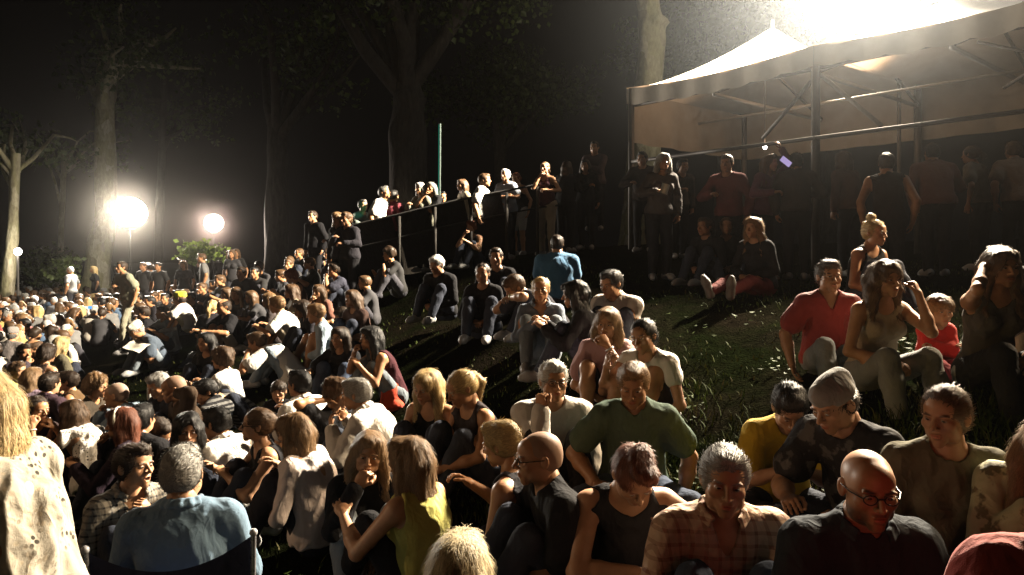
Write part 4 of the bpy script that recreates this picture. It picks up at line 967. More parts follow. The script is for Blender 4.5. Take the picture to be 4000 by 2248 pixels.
for tries in range(9000):
    if n_far >= 172: break
    Y = 11.5 + 21 * rng.random() ** 1.15; x = -Y * rng.uniform(.535 if Y > 15 else .6, .715)
    if min((x - p) ** 2 + (Y - q) ** 2 for p, q in taken) < .54 ** 2: continue
    taken.append((x, Y)); n_far += 1
    spect(x, Y, float(ground(x, Y)), rng.uniform(-115, -25) if rng.random() < .8 else rng.uniform(60, 200), Y > 21 and rng.random() < .05, int(rng.integers(8)), int(rng.choice(8, p=[.2, .16, .12, .07, .1, .07, .13, .15])), 'in the far left crowd', 'far crowd below the left floodlight')
n_h = 0
for tries in range(6000):
    if n_h >= 42: break
    Y = rng.uniform(14.5, 23); x = Y * (rng.uniform(545, 930) - 2000) / FPX
    if min((x - p) ** 2 + (Y - q) ** 2 for p, q in taken) < .7 ** 2: continue
    taken.append((x, Y)); n_h += 1
    spect(x, Y, float(ground(x, Y)), rng.uniform(-70, 10), Y > 19.5 and rng.random() < .6, int(rng.choice([0, 1, 2, 5])), int(rng.choice([1, 6, 2])), 'on the rise between floodlights', 'spectators on the dark rise between the lamps')

n_s = 0
for tries in range(6000):
    if n_s >= 22: break
    Y = rng.uniform(11.5, 17.5); x = Y * (rng.uniform(900, 1560) - 2000) / FPX
    if min((x - p) ** 2 + (Y - q) ** 2 for p, q in taken) < .75 ** 2: continue
    taken.append((x, Y)); n_s += 1
    spect(x, Y, float(ground(x, Y)), rng.uniform(-80, 0), False, int(rng.choice([0, 1, 2, 5])), int(rng.choice([1, 6, 6])), 'on the slope under the terrace', 'spectators sitting in the dark under the terrace')
# ------------------------------------------------------------------ ground
def axis(a, b, fine0, fine1, f, c):
    mid = np.arange(fine0, fine1 + 1e-6, f); lo = fine0 - np.cumsum(f * 1.25 ** np.arange(1, 40)); hi = fine1 + np.cumsum(f * 1.25 ** np.arange(1, 40))
    v = np.concatenate([lo[::-1], mid, hi]); return v[(v > a) & (v < b)]
gx = axis(-160, 160, -9, 9, .16, 0); gy = axis(-60, 260, 0, 16, .16, 0)
X, Yg = np.meshgrid(gx, gy, indexing='ij')
Z = ground(X, Yg) + .018 * np.sin(X * 5.1 + 1.3 * np.sin(Yg * 3)) * np.sin(Yg * 4.3 + np.sin(X * 2.2)) + .012 * np.sin(X * 13 + Yg * 9)
i = np.arange(len(gx) - 1)[:, None] * len(gy); j = np.arange(len(gy) - 1)[None]
q = np.stack([i + j, i + len(gy) + j, i + len(gy) + j + 1, i + j + 1], -1).reshape(-1, 4)
s = NT('grassy_ground'); co = s.coord()
n1 = s.noise(co, 1.3, 5).outputs[0]; n2 = s.noise(co, 9, 5, .65).outputs[0]
c = s.mixc(s.ramp(n1, [(.4, 0.), (.62, 1.)]), (.003, .0042, .0015), (.0055, .0045, .003))
c = s.mixc(1, c, s.ramp(n2, [(.3, .55), (.7, 1.25)]), 'MULTIPLY')
gm = s.bsdf(c, .95, s.bump(s.math('ADD', n2, s.noise(co, 45, 3).outputs[0]), .9, .05), Specular_IOR_Level=0.)
g = MB().add(np.stack([X, Yg, Z], -1).reshape(-1, 3), q).build('ground', gm); tag(g, kind='structure')
# grass blades and weeds
def gz(x, y): return ground(x, y) + .018 * np.sin(x * 5.1 + 1.3 * np.sin(y * 3)) * np.sin(y * 4.3 + np.sin(x * 2.2)) + .012 * np.sin(x * 13 + y * 9)
NB = 85000
yy = 1.6 + 10.5 * rng.random(NB) ** 1.4; xx = yy * rng.uniform(-.72, .74, NB)
dens = np.sin(xx * 2.3 + np.sin(yy * 1.9)) + np.sin(yy * 2.9 + xx) + rng.normal(0, .7, NB)
keep = (dens > -.2) & ((yy < 5.9) | (rng.random(NB) < .3)); xx, yy = xx[keep], yy[keep]; NB = len(xx); zz = gz(xx, yy)
hgt = rng.uniform(.03, .085, NB) * np.where(yy > 5.5, .6, 1.) * (1 + .5 * (np.sin(xx * 1.7) * np.sin(yy * 1.3) > .2)); an = rng.uniform(0, 6.28, NB); ln_ = rng.uniform(.2, .9, NB) * hgt; wd = rng.uniform(.0022, .0045, NB) * (1 + yy * .12)
d = np.stack([np.cos(an), np.sin(an), 0 * an], 1); sx = np.stack([-np.sin(an), np.cos(an), 0 * an], 1)
b0 = np.stack([xx, yy, zz - .01], 1); m0 = b0 + d * (ln_ * .35)[:, None] + np.array([0, 0, 1]) * (hgt * .6)[:, None]; t0 = b0 + d * ln_[:, None] + np.array([0, 0, 1]) * hgt[:, None]
vv = np.stack([b0 - sx * wd[:, None], b0 + sx * wd[:, None], m0 - sx * wd[:, None] * .8, m0 + sx * wd[:, None] * .8, t0], 1).reshape(-1, 3)
k = np.arange(NB)[:, None] * 5
am = np.repeat(rng.random(NB), 5)[:, None] * np.ones((1, 3))
G = MB().add(vv, k + np.array([[0, 1, 3, 2]]), 0, am); G.f.append(k + np.array([[2, 3, 4]])); G.m.append(np.zeros(NB))
s = NT('grass_blades'); at_ = s.n('Attribute'); at_.attribute_name = 'mask'; sp = s.n('SeparateXYZ'); s.l(at_.outputs['Vector'], sp.inputs[0])
c = s.ramp(sp.outputs[0], [(0, (.012, .022, .003)), (.6, (.026, .040, .005)), (.9, (.05, .052, .014)), (1., (.07, .06, .025))])
bm_ = s.bsdf(c, .7, None, Specular_IOR_Level=.06)
tag(G.build('grass', bm_), kind='stuff')
NW = 9000                                                     # broad leaved weeds between the blades
yy = 2 + 8 * rng.random(NW) ** 1.3; xx = yy * rng.uniform(-.7, .74, NW); keep = ((np.sin(xx * 3.1 + 2 * np.sin(yy * 1.1)) + np.sin(yy * 3.7)) > .35) & ((yy < 5.9) | (rng.random(NW) < .15)); xx, yy = xx[keep], yy[keep]; NW = len(xx)
zz = gz(xx, yy) + rng.uniform(.02, .10, NW); r = rng.uniform(.010, .026, NW); u = rng.normal(0, 1, (NW, 3)); u[:, 2] *= .35; u /= np.linalg.norm(u, axis=1)[:, None]; w_ = np.cross(u, rng.normal(0, .35, (NW, 3)) + [0, 0, 1]); w_ /= np.linalg.norm(w_, axis=1)[:, None]
c0 = np.stack([xx, yy, zz], 1); n_ = np.cross(u, w_)
vv = np.stack([c0 - u * r[:, None] * 1.3, c0 - w_ * r[:, None] * .7 + n_ * r[:, None] * .15, c0 + u * r[:, None] * 1.3 - n_ * .3 * r[:, None], c0 + w_ * r[:, None] * .7 + n_ * r[:, None] * .15], 1).reshape(-1, 3)
tag(MB().add(vv, np.arange(NW)[:, None] * 4 + np.array([[0, 1, 2, 3]]), 0, np.repeat(rng.random(NW) * .45, 4)[:, None] * np.ones((1, 3))).build('weeds', bm_), kind='stuff')

# ------------------------------------------------------------------ trees
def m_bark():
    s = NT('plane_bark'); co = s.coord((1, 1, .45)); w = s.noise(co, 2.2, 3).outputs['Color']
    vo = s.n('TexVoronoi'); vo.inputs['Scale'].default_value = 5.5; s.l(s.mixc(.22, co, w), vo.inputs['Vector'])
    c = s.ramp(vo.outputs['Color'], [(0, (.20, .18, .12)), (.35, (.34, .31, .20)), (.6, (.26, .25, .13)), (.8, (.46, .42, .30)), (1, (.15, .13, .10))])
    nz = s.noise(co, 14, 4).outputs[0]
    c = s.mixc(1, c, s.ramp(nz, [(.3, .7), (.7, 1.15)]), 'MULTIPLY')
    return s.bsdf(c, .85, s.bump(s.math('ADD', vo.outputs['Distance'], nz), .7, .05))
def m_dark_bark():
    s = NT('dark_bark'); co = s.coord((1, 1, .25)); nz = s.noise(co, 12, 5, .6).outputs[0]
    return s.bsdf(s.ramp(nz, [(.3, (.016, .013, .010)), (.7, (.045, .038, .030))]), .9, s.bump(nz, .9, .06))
def m_leaf(name, lo_, hi_):
    s = NT(name); at_ = s.n('Attribute'); at_.attribute_name = 'mask'; sp = s.n('SeparateXYZ'); s.l(at_.outputs['Vector'], sp.inputs[0])
    c = s.mixc(sp.outputs[0], lo_, hi_); b = s.n('BsdfPrincipled'); s.l(c, b.inputs['Base Color']); b.inputs['Roughness'].default_value = .5
    t = s.n('BsdfTranslucent'); s.l(s.mixc(.5, c, hi_), t.inputs[0]); m = s.n('MixShader'); m.inputs[0].default_value = .35
    s.l(b.outputs[0], m.inputs[1]); s.l(t.outputs[0], m.inputs[2]); s.l(m.outputs[0], s.out.inputs[0]); return s.mat
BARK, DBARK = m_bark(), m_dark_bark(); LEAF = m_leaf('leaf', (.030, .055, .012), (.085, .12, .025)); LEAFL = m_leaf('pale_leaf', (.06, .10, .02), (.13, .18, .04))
def leaves(centres, radii, per, size, r):
    cs = []; 
    for c_, rr in zip(centres, radii):
        n = max(3, int(per * rr ** 2)); p = r.normal(0, 1, (n, 3)); p /= np.linalg.norm(p, axis=1)[:, None]; p *= (r.random(n) ** .5)[:, None] * np.array([1, 1, .75]) * rr
        cs.append(p + c_)
    c0 = np.concatenate(cs); n = len(c0); u = r.normal(0, 1, (n, 3)); u[:, 2] -= .5; u /= np.linalg.norm(u, axis=1)[:, None]; w = np.cross(u, r.normal(0, 1, (n, 3))); w /= np.linalg.norm(w, axis=1)[:, None]; nn = np.cross(u, w)
    z = (size * r.uniform(.5, 1.2, n))[:, None]
    v = np.stack([c0, c0 + u * z * .5 + w * z * .42 + nn * z * .08, c0 + u * z * 1.1, c0 + u * z * .5 - w * z * .42 + nn * z * .08], 1).reshape(-1, 3)
    return v, np.arange(n)[:, None] * 4 + np.array([[0, 1, 2, 3]]), np.repeat(r.random(n), 4)[:, None] * np.ones((1, 3))
def tree(label, base, path, r0, bark, crown, leafm, seed, name='tree', limbs=6, per=60, lsize=.2, bulge=None, group='trees around the hillside'):
    r = np.random.default_rng(seed); base = np.array(base, float); base[2] = float(ground(base[0], base[1])) - .1
    t = tag(empty(name, base), label, 'tree', group); path = np.array(path, float)
    n = 40; u = np.linspace(0, 1, n); k = np.linspace(0, 1, len(path)); pts = np.stack([np.interp(u, k, path[:, c_]) for c_ in range(3)], 1)
    for _ in range(6): pts[1:-1] = (pts[:-2] + pts[2:] + 2 * pts[1:-1]) / 4
    rad_ = r0 * (1 - .35 * u) * (1 + .5 * np.exp(-u * 14)) * (1 + .06 * np.sin(u * 19 + seed))
    T = MB(); m = 20; an = np.linspace(0, 2 * np.pi, m, endpoint=False); vs = []
    for p, rr, uu in zip(pts, rad_, u):
        k_ = 1 + .07 * np.sin(3 * an + 9 * uu + seed) + .04 * np.sin(7 * an - 14 * uu)
        if bulge: k_ = k_ + bulge[1] * np.exp(-((uu - bulge[0]) / .03) ** 2) * np.clip(np.cos(an - bulge[2]), 0, 1)
        vs.append(p + np.stack([np.cos(an) * rr * k_, np.sin(an) * rr * k_, 0 * an], 1))
    i = np.arange(n - 1)[:, None] * m; j = np.arange(m)[None]
    T.add(np.concatenate(vs), np.stack([i + j, i + (j + 1) % m, i + m + (j + 1) % m, i + m + j], -1).reshape(-1, 4)); 
    T.build('trunk', bark, t)
    if crown:
        cc, cr = np.array(crown[0], float), np.array(crown[1], float); top = pts[-1]; cen = []; rr_ = []
        for b in range(limbs):
            d = r.normal(0, 1, 3); d[2] = abs(d[2]) * .6 - .15; d /= np.linalg.norm(d); e = cc + d * cr * r.uniform(.55, .95); s0 = pts[int(n * r.uniform(.72, .99))]
            mid = (s0 + e) / 2 + r.normal(0, .25, 3) + [0, 0, .4]; L_ = [s0, (s0 + mid) / 2 + r.normal(0, .08, 3), mid, (mid + e) / 2 + r.normal(0, .1, 3), e]
            MB().tube(L_, np.linspace(r0 * .42, r0 * .07, 5), 8).build('limb', bark, t)
            for q_ in range(crown[2]):
                f = r.uniform(.45, 1.05); p = s0 + (e - s0) * f + r.normal(0, .22, 3) * cr * .5; cen.append(p); rr_.append(r.uniform(.35, .85) * cr.mean() * .36)
        lv = leaves(cen, rr_, per, lsize, r); MB().add(lv[0], lv[1], 0, lv[2]).build('crown', leafm, t, smooth=False)
    return t
def rel(base, pts):
    b = np.array(base, float); b[2] = float(ground(b[0], b[1])) - .1
    return [np.array(p) - b for p in pts]
def gp(px, Y): return ((px - HX) / FPX * Y, Y, 0)
b = gp(2515, 19.); p_ = [at(2500, 640, 19), at(2530, 340, 19), at(2548, 150, 19), at(2532, 0, 19), at(2525, -300, 19.3)]
p_[0][2] = float(ground(b[0], b[1])) - .1
tree('tall plane tree with lit mottled bark behind the marquee', b, rel(b, p_), .40, BARK, ((1.2, 1.5, 9.5), (4.5, 3, 2.6), 9), LEAF, 11, limbs=9, per=70, lsize=.22, bulge=(.60, .55, -.3))
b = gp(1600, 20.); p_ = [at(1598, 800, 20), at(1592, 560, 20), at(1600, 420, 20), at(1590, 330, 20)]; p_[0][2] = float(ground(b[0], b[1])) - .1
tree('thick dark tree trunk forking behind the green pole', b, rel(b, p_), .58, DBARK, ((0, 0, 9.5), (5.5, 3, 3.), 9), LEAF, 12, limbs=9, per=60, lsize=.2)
b = gp(1085, 24.); p_ = [at(1080, 960, 24), at(1085, 700, 24), at(1078, 450, 24)]; p_[0][2] = float(ground(b[0], b[1])) - .1
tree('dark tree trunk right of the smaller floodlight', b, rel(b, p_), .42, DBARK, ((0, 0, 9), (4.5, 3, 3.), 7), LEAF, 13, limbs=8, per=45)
b = gp(372, 27.); p_ = [at(365, 1060, 27), at(392, 960, 27), at(412, 860, 27.3), at(410, 500, 27.5), at(420, 200, 27.6)]; p_[0][2] = float(ground(b[0], b[1])) - .1
tree('leaning plane tree trunk brightly lit beside the big floodlight', b, rel(b, p_), .46, BARK, ((0, 0, 9.5), (4.5, 3, 2.6), 7), LEAF, 14, limbs=8, per=45)
b = gp(20, 24.); p_ = [at(18, 1130, 24), at(40, 1000, 24), at(52, 920, 24), at(60, 600, 24)]; p_[0][2] = float(ground(b[0], b[1])) - .1
tree('slim mottled tree trunk at the left edge beside the small lamp', b, rel(b, p_), .21, BARK, ((0, 0, 6.5), (3, 3, 2.), 7), LEAF, 15, limbs=7, per=50)
b = gp(222, 30.); p_ = [at(222, 1090, 30), at(234, 1000, 30), at(238, 960, 30), at(250, 600, 30)]; p_[0][2] = float(ground(b[0], b[1])) - .1
tree('thin lit tree stem behind the bright shrub', b, rel(b, p_), .14, BARK, ((0, 0, 6.5), (3, 3, 2.), 6), LEAF, 16, limbs=6, per=40)
b = gp(618, 31.); p_ = [at(616, 1010, 31), at(620, 900, 31), at(630, 700, 31), at(640, 300, 31)]; p_[0][2] = float(ground(b[0], b[1])) - .1
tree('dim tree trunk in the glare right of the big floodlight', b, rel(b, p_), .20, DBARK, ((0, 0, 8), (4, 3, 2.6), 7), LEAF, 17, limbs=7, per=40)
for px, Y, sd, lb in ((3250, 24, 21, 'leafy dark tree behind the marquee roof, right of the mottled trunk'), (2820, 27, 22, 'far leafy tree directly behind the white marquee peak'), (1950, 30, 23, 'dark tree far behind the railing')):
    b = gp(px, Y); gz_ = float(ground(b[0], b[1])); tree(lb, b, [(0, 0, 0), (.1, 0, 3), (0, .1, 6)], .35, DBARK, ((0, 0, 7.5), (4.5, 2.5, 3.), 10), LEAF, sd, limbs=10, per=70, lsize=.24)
def shrub(label, px, py, Y, w, h, seed, lm, per):
    b = at(px, py, Y); b[2] = float(ground(b[0], b[1])) - .05; top = at(px, py, Y)[2] - b[2]; r = np.random.default_rng(seed)
    t = tag(empty('shrub', b), label, 'shrub'); cen = [(r.normal(0, .45) * w, r.normal(0, .3) * w, top + r.uniform(-.5, .5) * h) for _ in range(26)]
    lv = leaves(cen, r.uniform(.25, .5, 26) * max(w, .5), per, .16, r); MB().add(lv[0], lv[1], 0, lv[2]).build('foliage', lm, t, smooth=False)
    for c_ in cen[:6]: MB().tube([(0, 0, 0), (c_[0] * .5, c_[1] * .5, c_[2] * .6), c_], [.03, .02, .008], 6).build('stem', DBARK, t)
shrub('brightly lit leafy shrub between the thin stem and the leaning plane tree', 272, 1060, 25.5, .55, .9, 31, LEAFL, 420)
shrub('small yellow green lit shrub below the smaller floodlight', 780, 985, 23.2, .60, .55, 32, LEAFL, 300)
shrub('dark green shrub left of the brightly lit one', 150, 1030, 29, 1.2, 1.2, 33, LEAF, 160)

# ------------------------------------------------------------------ marquee
L0 = V(2.21, 14., 0); E = V(.644, -.765, 0); W_ = V(.765, .644, 0); ZE = 4.82
def mq(u, v, z): return L0 + E * u + W_ * v + V(0, 0, z)
s = NT('canvas'); co = s.coord(); nz = s.noise(co, 2.5, 4).outputs[0]; c = s.ramp(nz, [(.3, (.62, .55, .45)), (.7, (.74, .68, .58))])
b_ = s.n('BsdfPrincipled'); s.l(c, b_.inputs['Base Color']); b_.inputs['Roughness'].default_value = .75; s.l(s.bump(nz, .3, .05), b_.inputs['Normal'])
t_ = s.n('BsdfTranslucent'); t_.inputs[0].default_value = (.62, .42, .28, 1); m_ = s.n('MixShader'); m_.inputs[0].default_value = .035; s.l(b_.outputs[0], m_.inputs[1]); s.l(t_.outputs[0], m_.inputs[2]); s.l(m_.outputs[0], s.out.inputs[0]); CANV = s.mat
STEEL = m_plain('painted_steel', (.10, .095, .09), .5, .3); WHT = m_plain('white_steel', (.55, .52, .48), .45, .1)
mo = tag(empty('marquee', mq(0, 0, float(ground(L0[0], L0[1])))), 'large canvas marquee with peaked roof and dark posts under the bright floodlight', 'marquee')
off = -np.array(mo.location)
BAY = 3.73; DEP = 4.0
def sheet(fn, nu, nv):
    P_ = np.array([[fn(a / (nu - 1), b / (nv - 1)) for b in range(nv)] for a in range(nu)]).reshape(-1, 3) + off
    i = np.arange(nu - 1)[:, None] * nv; j = np.arange(nv - 1)[None]; return P_, np.stack([i + j, i + nv + j, i + nv + j + 1, i + j + 1], -1).reshape(-1, 4)
for bay in range(2):
    def roof(a, b):
        e = max(abs(a * 2 - 1), abs(b * 2 - 1)); ang = 4 * (abs(a * 2 - 1) - .5) if False else 0
        h = (1 - e) ** 1.55 * 1.12 - .09 * math.sin(math.pi * (a if abs(b * 2 - 1) >= abs(a * 2 - 1) else b)) * e ** 6
        return mq(bay * BAY + a * BAY, b * DEP, ZE + h)
    P_, q = sheet(roof, 33, 33); R_ = MB().add(P_, q).build('roof', CANV, mo)
    def val(a, b): return mq(bay * BAY + a * BAY, -.02 + .015 * math.sin(a * 40), ZE - .09 * math.sin(math.pi * a) - .004 - b * (.30 + .035 * abs(math.sin(a * math.pi * 7))))
    P_, q = sheet(val, 64, 4); MB().add(P_, q).build('valance', CANV, mo)
    MB().tube([np.array(mq(bay * BAY + BAY / 2, DEP / 2, ZE + 1.08)) + off, np.array(mq(bay * BAY + BAY / 2, DEP / 2, ZE + 1.25)) + off], [.05, .03], 8).build('finial', WHT, mo)
def wl(a, b): return mq(.03 + .05 * math.sin(b * 26) * a, b * DEP, ZE - .05 - a * 1.0)
P_, q = sheet(wl, 6, 60); MB().add(P_, q).build('side_wall', CANV, mo)
def wb(a, b): return mq(b * BAY * 2, DEP - .03 + .05 * math.sin(b * 50) * a, ZE - .05 - a * 1.0)
P_, q = sheet(wb, 6, 120); MB().add(P_, q).build('back_wall', CANV, mo)
for u in (.0, BAY, BAY * 2):
    for v in (.05, DEP - .1):
        p0 = mq(u + (.06 if u == 0 else 0), v, 0); z0 = float(ground(p0[0], p0[1])) - .05
        MB().bar(np.array([p0[0], p0[1], z0]) + off, np.array([p0[0], p0[1], ZE - .02]) + off, .10).build('post', STEEL, mo)
def bar(name, a, b, w, m): MB().bar(np.array(a) + off, np.array(b) + off, w).build(name, m, mo)
bar('front_rail', mq(.1, .02, 3.40), mq(BAY * 2 + .4, .02, 3.40), .055, STEEL)
bar('eave_beam', mq(.1, .08, ZE - .34), mq(BAY * 2, .08, ZE - .34), .06, STEEL)
for u in (BAY * .5, BAY, BAY * 1.5):
    bar('cross_beam', mq(u, .1, ZE - .42), mq(u, DEP - .1, ZE - .42), .05, WHT)
    bar('roof_brace', mq(u - .02, .12, ZE - .40), mq(u - .02, DEP / 2, ZE + .25), .04, STEEL); bar('roof_brace', mq(u + .02, DEP - .12, ZE - .40), mq(u + .02, DEP / 2, ZE + .27), .04, STEEL)
bar('tie_bar', mq(.2, DEP * .5, ZE - .48), mq(BAY * 2, DEP * .5, ZE - .48), .045, WHT)
bar('strut', mq(BAY + .05, .12, ZE - .45), mq(BAY + .95, .12, ZE - 1.35), .055, WHT); bar('strut', mq(BAY - .05, .14, ZE - .45), mq(BAY - .95, .14, ZE - 1.30), .045, STEEL)
bar('brace', mq(BAY * 1.55, .5, ZE - .32), mq(BAY * 1.95, .9, ZE - .95), .035, STEEL); bar('brace', mq(BAY * 1.95, .5, ZE - .34), mq(BAY * 1.6, .9, ZE - .92), .035, STEEL)

# ------------------------------------------------------------------ lamps
def light(name, loc, energy, col, size, kind='POINT', parent=None, **kw):
    l = bpy.data.lights.new(name, kind); l.energy = energy; l.color = col
    if kind == 'SPOT': l.spot_size = kw['cone']; l.spot_blend = kw.get('blend', .3)
    l.shadow_soft_size = size
    o = bpy.data.objects.new(name, l); C.objects.link(o); o.location = tuple(loc)
    if 'aim' in kw:
        from mathutils import Vector
        o.rotation_euler = (Vector(kw['aim']) - Vector(loc)).to_track_quat('-Z', 'Y').to_euler()
    return o
def flood(label, pos, aim, size, strength, col, n, foot, drop=.8):
    pos = np.array(pos, float); root = np.array([pos[0], pos[1], foot]); t = tag(empty('floodlight', root), label, 'floodlight'); p = pos - root
    d = unit(np.array(aim) - pos); x = unit(np.cross(d, V(0, 0, 1))); y = np.cross(x, d); R = np.stack([x, d, y], 1)
    MB().tube([(0, 0, 0) + d * -.25 * size, p - d * .25 * size - V(0, 0, size * .6)], .035, 10).build('mast', STEEL, t)
    for k in range(n):
        cols = min(n, 5); c = p + x * (k % cols - (cols - 1) / 2) * size * 1.12 - V(0, 0, (k // cols) * drop)
        h = MB().box(c - d * .10 * size, (size, .2 * size, size), R).build('housing', STEEL, t)
        MB().box(c + d * .105 * size, (size * .94, .02, size * .94), R).build('lens', m_emit('lamp_glass', col, strength), h)
    return t
WARM = (1., .85, .64)
K1 = mq(BAY, 3.0, 0); K1[2] = 7.6
flood('bank of bright floodlights above the marquee edge, spread wide to stand for glare', K1, (0, 5, .6),   .60, 22, (1, .95, .85), 10, float(ground(K1[0], K1[1])), 1.28)  # lens panels added in rows as a white strip standing in for glare
dK = unit(np.array([0, 5, .6]) - K1)
light('floodlight_lamp', K1 + dK * .28, 58000, WARM, .25, 'SPOT', cone=rad(104), blend=.5, aim=K1 + V(-11.9, -4.6, -6.2))
light('floodlight_lamp', K1 + V(-.1, .3, .1), 900, WARM, .25, 'SPOT', cone=rad(60), blend=.5, aim=(3.4, 19.5, 7.2))
light('floodlight_lamp', K1 + V(-.25, -.25, .3), 110, WARM, .25)
K6 = V(9.5, 8.0, 6.3)
flood('tall floodlight outside the right edge of the view, lighting the slope', K6, (-6, 12, .6), .5, 20, (1, .95, .85), 2, float(ground(9.5, 8.)))
light('floodlight_lamp', K6 + unit(V(-8, -5, -5.5)) * .3, 9000, (1., .74, .46), .3, 'SPOT', cone=rad(56), blend=.6, aim=(1.3, 3.0, .7))
def ballflood(label, pos, r, strength, col, rod=True):
    pos = np.array(pos, float); z0 = float(ground(pos[0], pos[1])); root = V(pos[0], pos[1], z0); t = tag(empty('floodlight', root), label, 'floodlight'); h = pos[2] - z0
    MB().tube([(0, 0, 0), (0, 0, h - r)], .030, 10).build('mast', m_plain('black_mast', (.012, .012, .012), .6, 0.), t); MB().tube([(0, 0, h - r - .02), (0, 0, h - r * .86)], [r * .3, r * .52], 16).build('collar', STEEL, t)
    v_, q_ = uv_sphere((0, 0, h), (r, r, r * .97), None, 28, 18); MB().add(v_, q_).build('globe', m_emit('bloom_globe', col, strength), t)  # oversized glowing globe, its extra width stands in for lamp bloom
K2 = at(508, 832, 24.); ballflood('big white floodlight, globe swollen to hold its bloom, in the trees at the left', K2, .52, 6, (1, .97, .93))
light('floodlight_lamp', K2 + V(.30, -.56, 0), 8000, (1, .90, .74), .35, 'SPOT', cone=rad(132), blend=.3, aim=K2 + V(.0, -12.5, -3.0))
light('floodlight_lamp', K2 + V(0, 0, -.9), 18, (1, .92, .78), .2)
light('floodlight_lamp', K2 + V(.1, -.1, -.64), 260, (1, .92, .78), .2, 'SPOT', cone=rad(62), blend=.6, aim=(-15.9, 26.4, -.2))
K3 = at(835, 872, 26.); ballflood('smaller pinkish floodlight, globe swollen to hold its bloom, right of the big one', K3, .33, 5, (1, .86, .80))
light('floodlight_lamp', K3 + V(.16, -.36, 0), 2500, (1, .84, .70), .25, 'SPOT', cone=rad(100), blend=.5, aim=(-7, 12, -.4))
light('floodlight_lamp', K3 + V(0, .0, -.42), 60, (1, .84, .70), .2)
K7 = V(-12.5, 3.5, 4.2)
flood('warm stage floodlight outside the left edge of the view', K7, (-3, 9, .5), .4, 12, (1, .80, .58), 2, float(ground(-12.5, 3.5)))
light('stage_lamp', K7 + unit(np.array([-3, 9, .5]) - K7) * .3, 800, (1, .64, .36), .3, 'SPOT', cone=rad(60), blend=.8, aim=(-2.2, 6.0, .3))
K4 = at(70, 984, 23.4); z4 = float(ground(K4[0], K4[1]))
t = tag(empty('lamp_post', (K4[0], K4[1], z4)), 'small white globe lamp on a thin dark post at the left edge', 'lamp')
MB().tube([(0, 0, 0), (0, 0, K4[2] - z4 - .1)], .04, 10).build('post', STEEL, t)
v_, q_ = uv_sphere((0, 0, K4[2] - z4), (.11, .11, .12)); MB().add(v_, q_).build('globe', m_emit('globe_glass', (1, .93, .85), 25), t)
light('globe_lamp', K4 + V(.0, -.2, 0), 60, (1, .9, .75), .1)
K5 = at(2988, 574, 13.2)
t = tag(empty('hanging_lamp', K5), 'tiny bare bulb hanging under the marquee roof', 'lamp')
v_, q_ = uv_sphere((0, 0, 0), (.035, .035, .045)); MB().add(v_, q_).build('bulb', m_emit('bulb_glass', (1, .95, .85), 60), t)
MB().tube([(0, 0, .04), (0, 0, ZE + .3 - K5[2])], .008, 6).build('cable', STEEL, t)
light('bulb_lamp', K5 + V(0, 0, .12), 6, (1, .62, .36), .05)
# railing on the terrace: upright posts, two rails, following the slope
t = tag(empty('railing', at(1605, 822, 14.2)), 'dark metal railing with two rails along the terrace', 'railing'); o_ = -np.array(t.location)
rp = [at(px, py, 13.2) for px, py in ((1380, 880), (1560, 838), (1700, 803), (1840, 772), (1980, 745), (2100, 722), (2180, 712))]
MB().tube([p + o_ for p in rp], .020, 8).build('top_rail', m_plain('black_rail', (.012, .012, .012), .85, 0.), t); MB().tube([p + o_ - V(0, 0, .42) for p in rp], .015, 8).build('lower_rail', m_plain('black_rail', (.012, .012, .012), .85, 0.), t)
for k in range(4):
    a_, b_2 = rp[k], rp[k + 1]
    MB().box((a_ + b_2) / 2 + o_ - V(0, -.02, .50), (np.linalg.norm((b_2 - a_)[:2]) - .04, .012, 1.0), rot_y(-math.atan2(b_2[2] - a_[2], b_2[0] - a_[0]))).build('panel', m_cloth((.010, .010, .011), None, (0, 0, 0)), t, smooth=False)
for p in rp[:-1]:
    MB().bar(np.array([p[0], p[1], float(ground(p[0], p[1])) - .05]) + o_, p + o_ - V(0, 0, .034), .055).build('post', m_plain('railing_post', (.012, .010, .008), .9, 0.), t)
# thin pole, the green light falling on it put in as a glowing strip
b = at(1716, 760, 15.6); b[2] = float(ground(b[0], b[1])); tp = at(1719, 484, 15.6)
t = tag(empty('pole', b), 'thin tall pole lit green beside the grey haired pair', 'pole')
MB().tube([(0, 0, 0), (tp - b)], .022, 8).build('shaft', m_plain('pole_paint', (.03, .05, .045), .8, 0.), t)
MB().bar(V(-.022, -.015, .9), tp - b + V(-.022, -.015, -.02), .011).build('green_light_stand_in', m_emit('green_glow', (.02, .50, .33), .4), t)
light('green_spot', at(1560, 830, 12.2), 26, (.05, 1., .62), .02, 'SPOT', cone=rad(13), blend=.2, aim=at(1420, 815, 13.4))
# camp chair of the man in blue
ch = next(a for a in PEOPLE if 'camp chair' in a['label'] and 'grey haired man' in a['label']); cr = ch['root']; cz = float(ground(cr[0], cr[1]))
t = tag(empty('camp_chair', (cr[0], cr[1], cz), rad(ch['yaw'])), 'dark navy folding camp chair with pale metal tubes under the man in blue', 'chair')
sh_ = cr[2] - cz; NAVY = m_cloth((.022, .025, .045), None, (0, 0, 0)); TUB = m_plain('chair_tube', (.42, .43, .46), .3, .7)
def cpt(x, f, z): return V(x, -f, z + sh_)
def fabric(fn, nu, nv, th=.006):
    P_ = np.array([[fn(a / (nu - 1), b / (nv - 1)) for b in range(nv)] for a in range(nu)]).reshape(-1, 3); i = np.arange(nu - 1)[:, None] * nv; j = np.arange(nv - 1)[None]
    q = np.stack([i + j, i + nv + j, i + nv + j + 1, i + j + 1], -1).reshape(-1, 4); d = V(0, th, th); n = len(P_)
    return MB().add(np.vstack([P_, P_ + d]), np.vstack([q, q[:, ::-1] + n]))
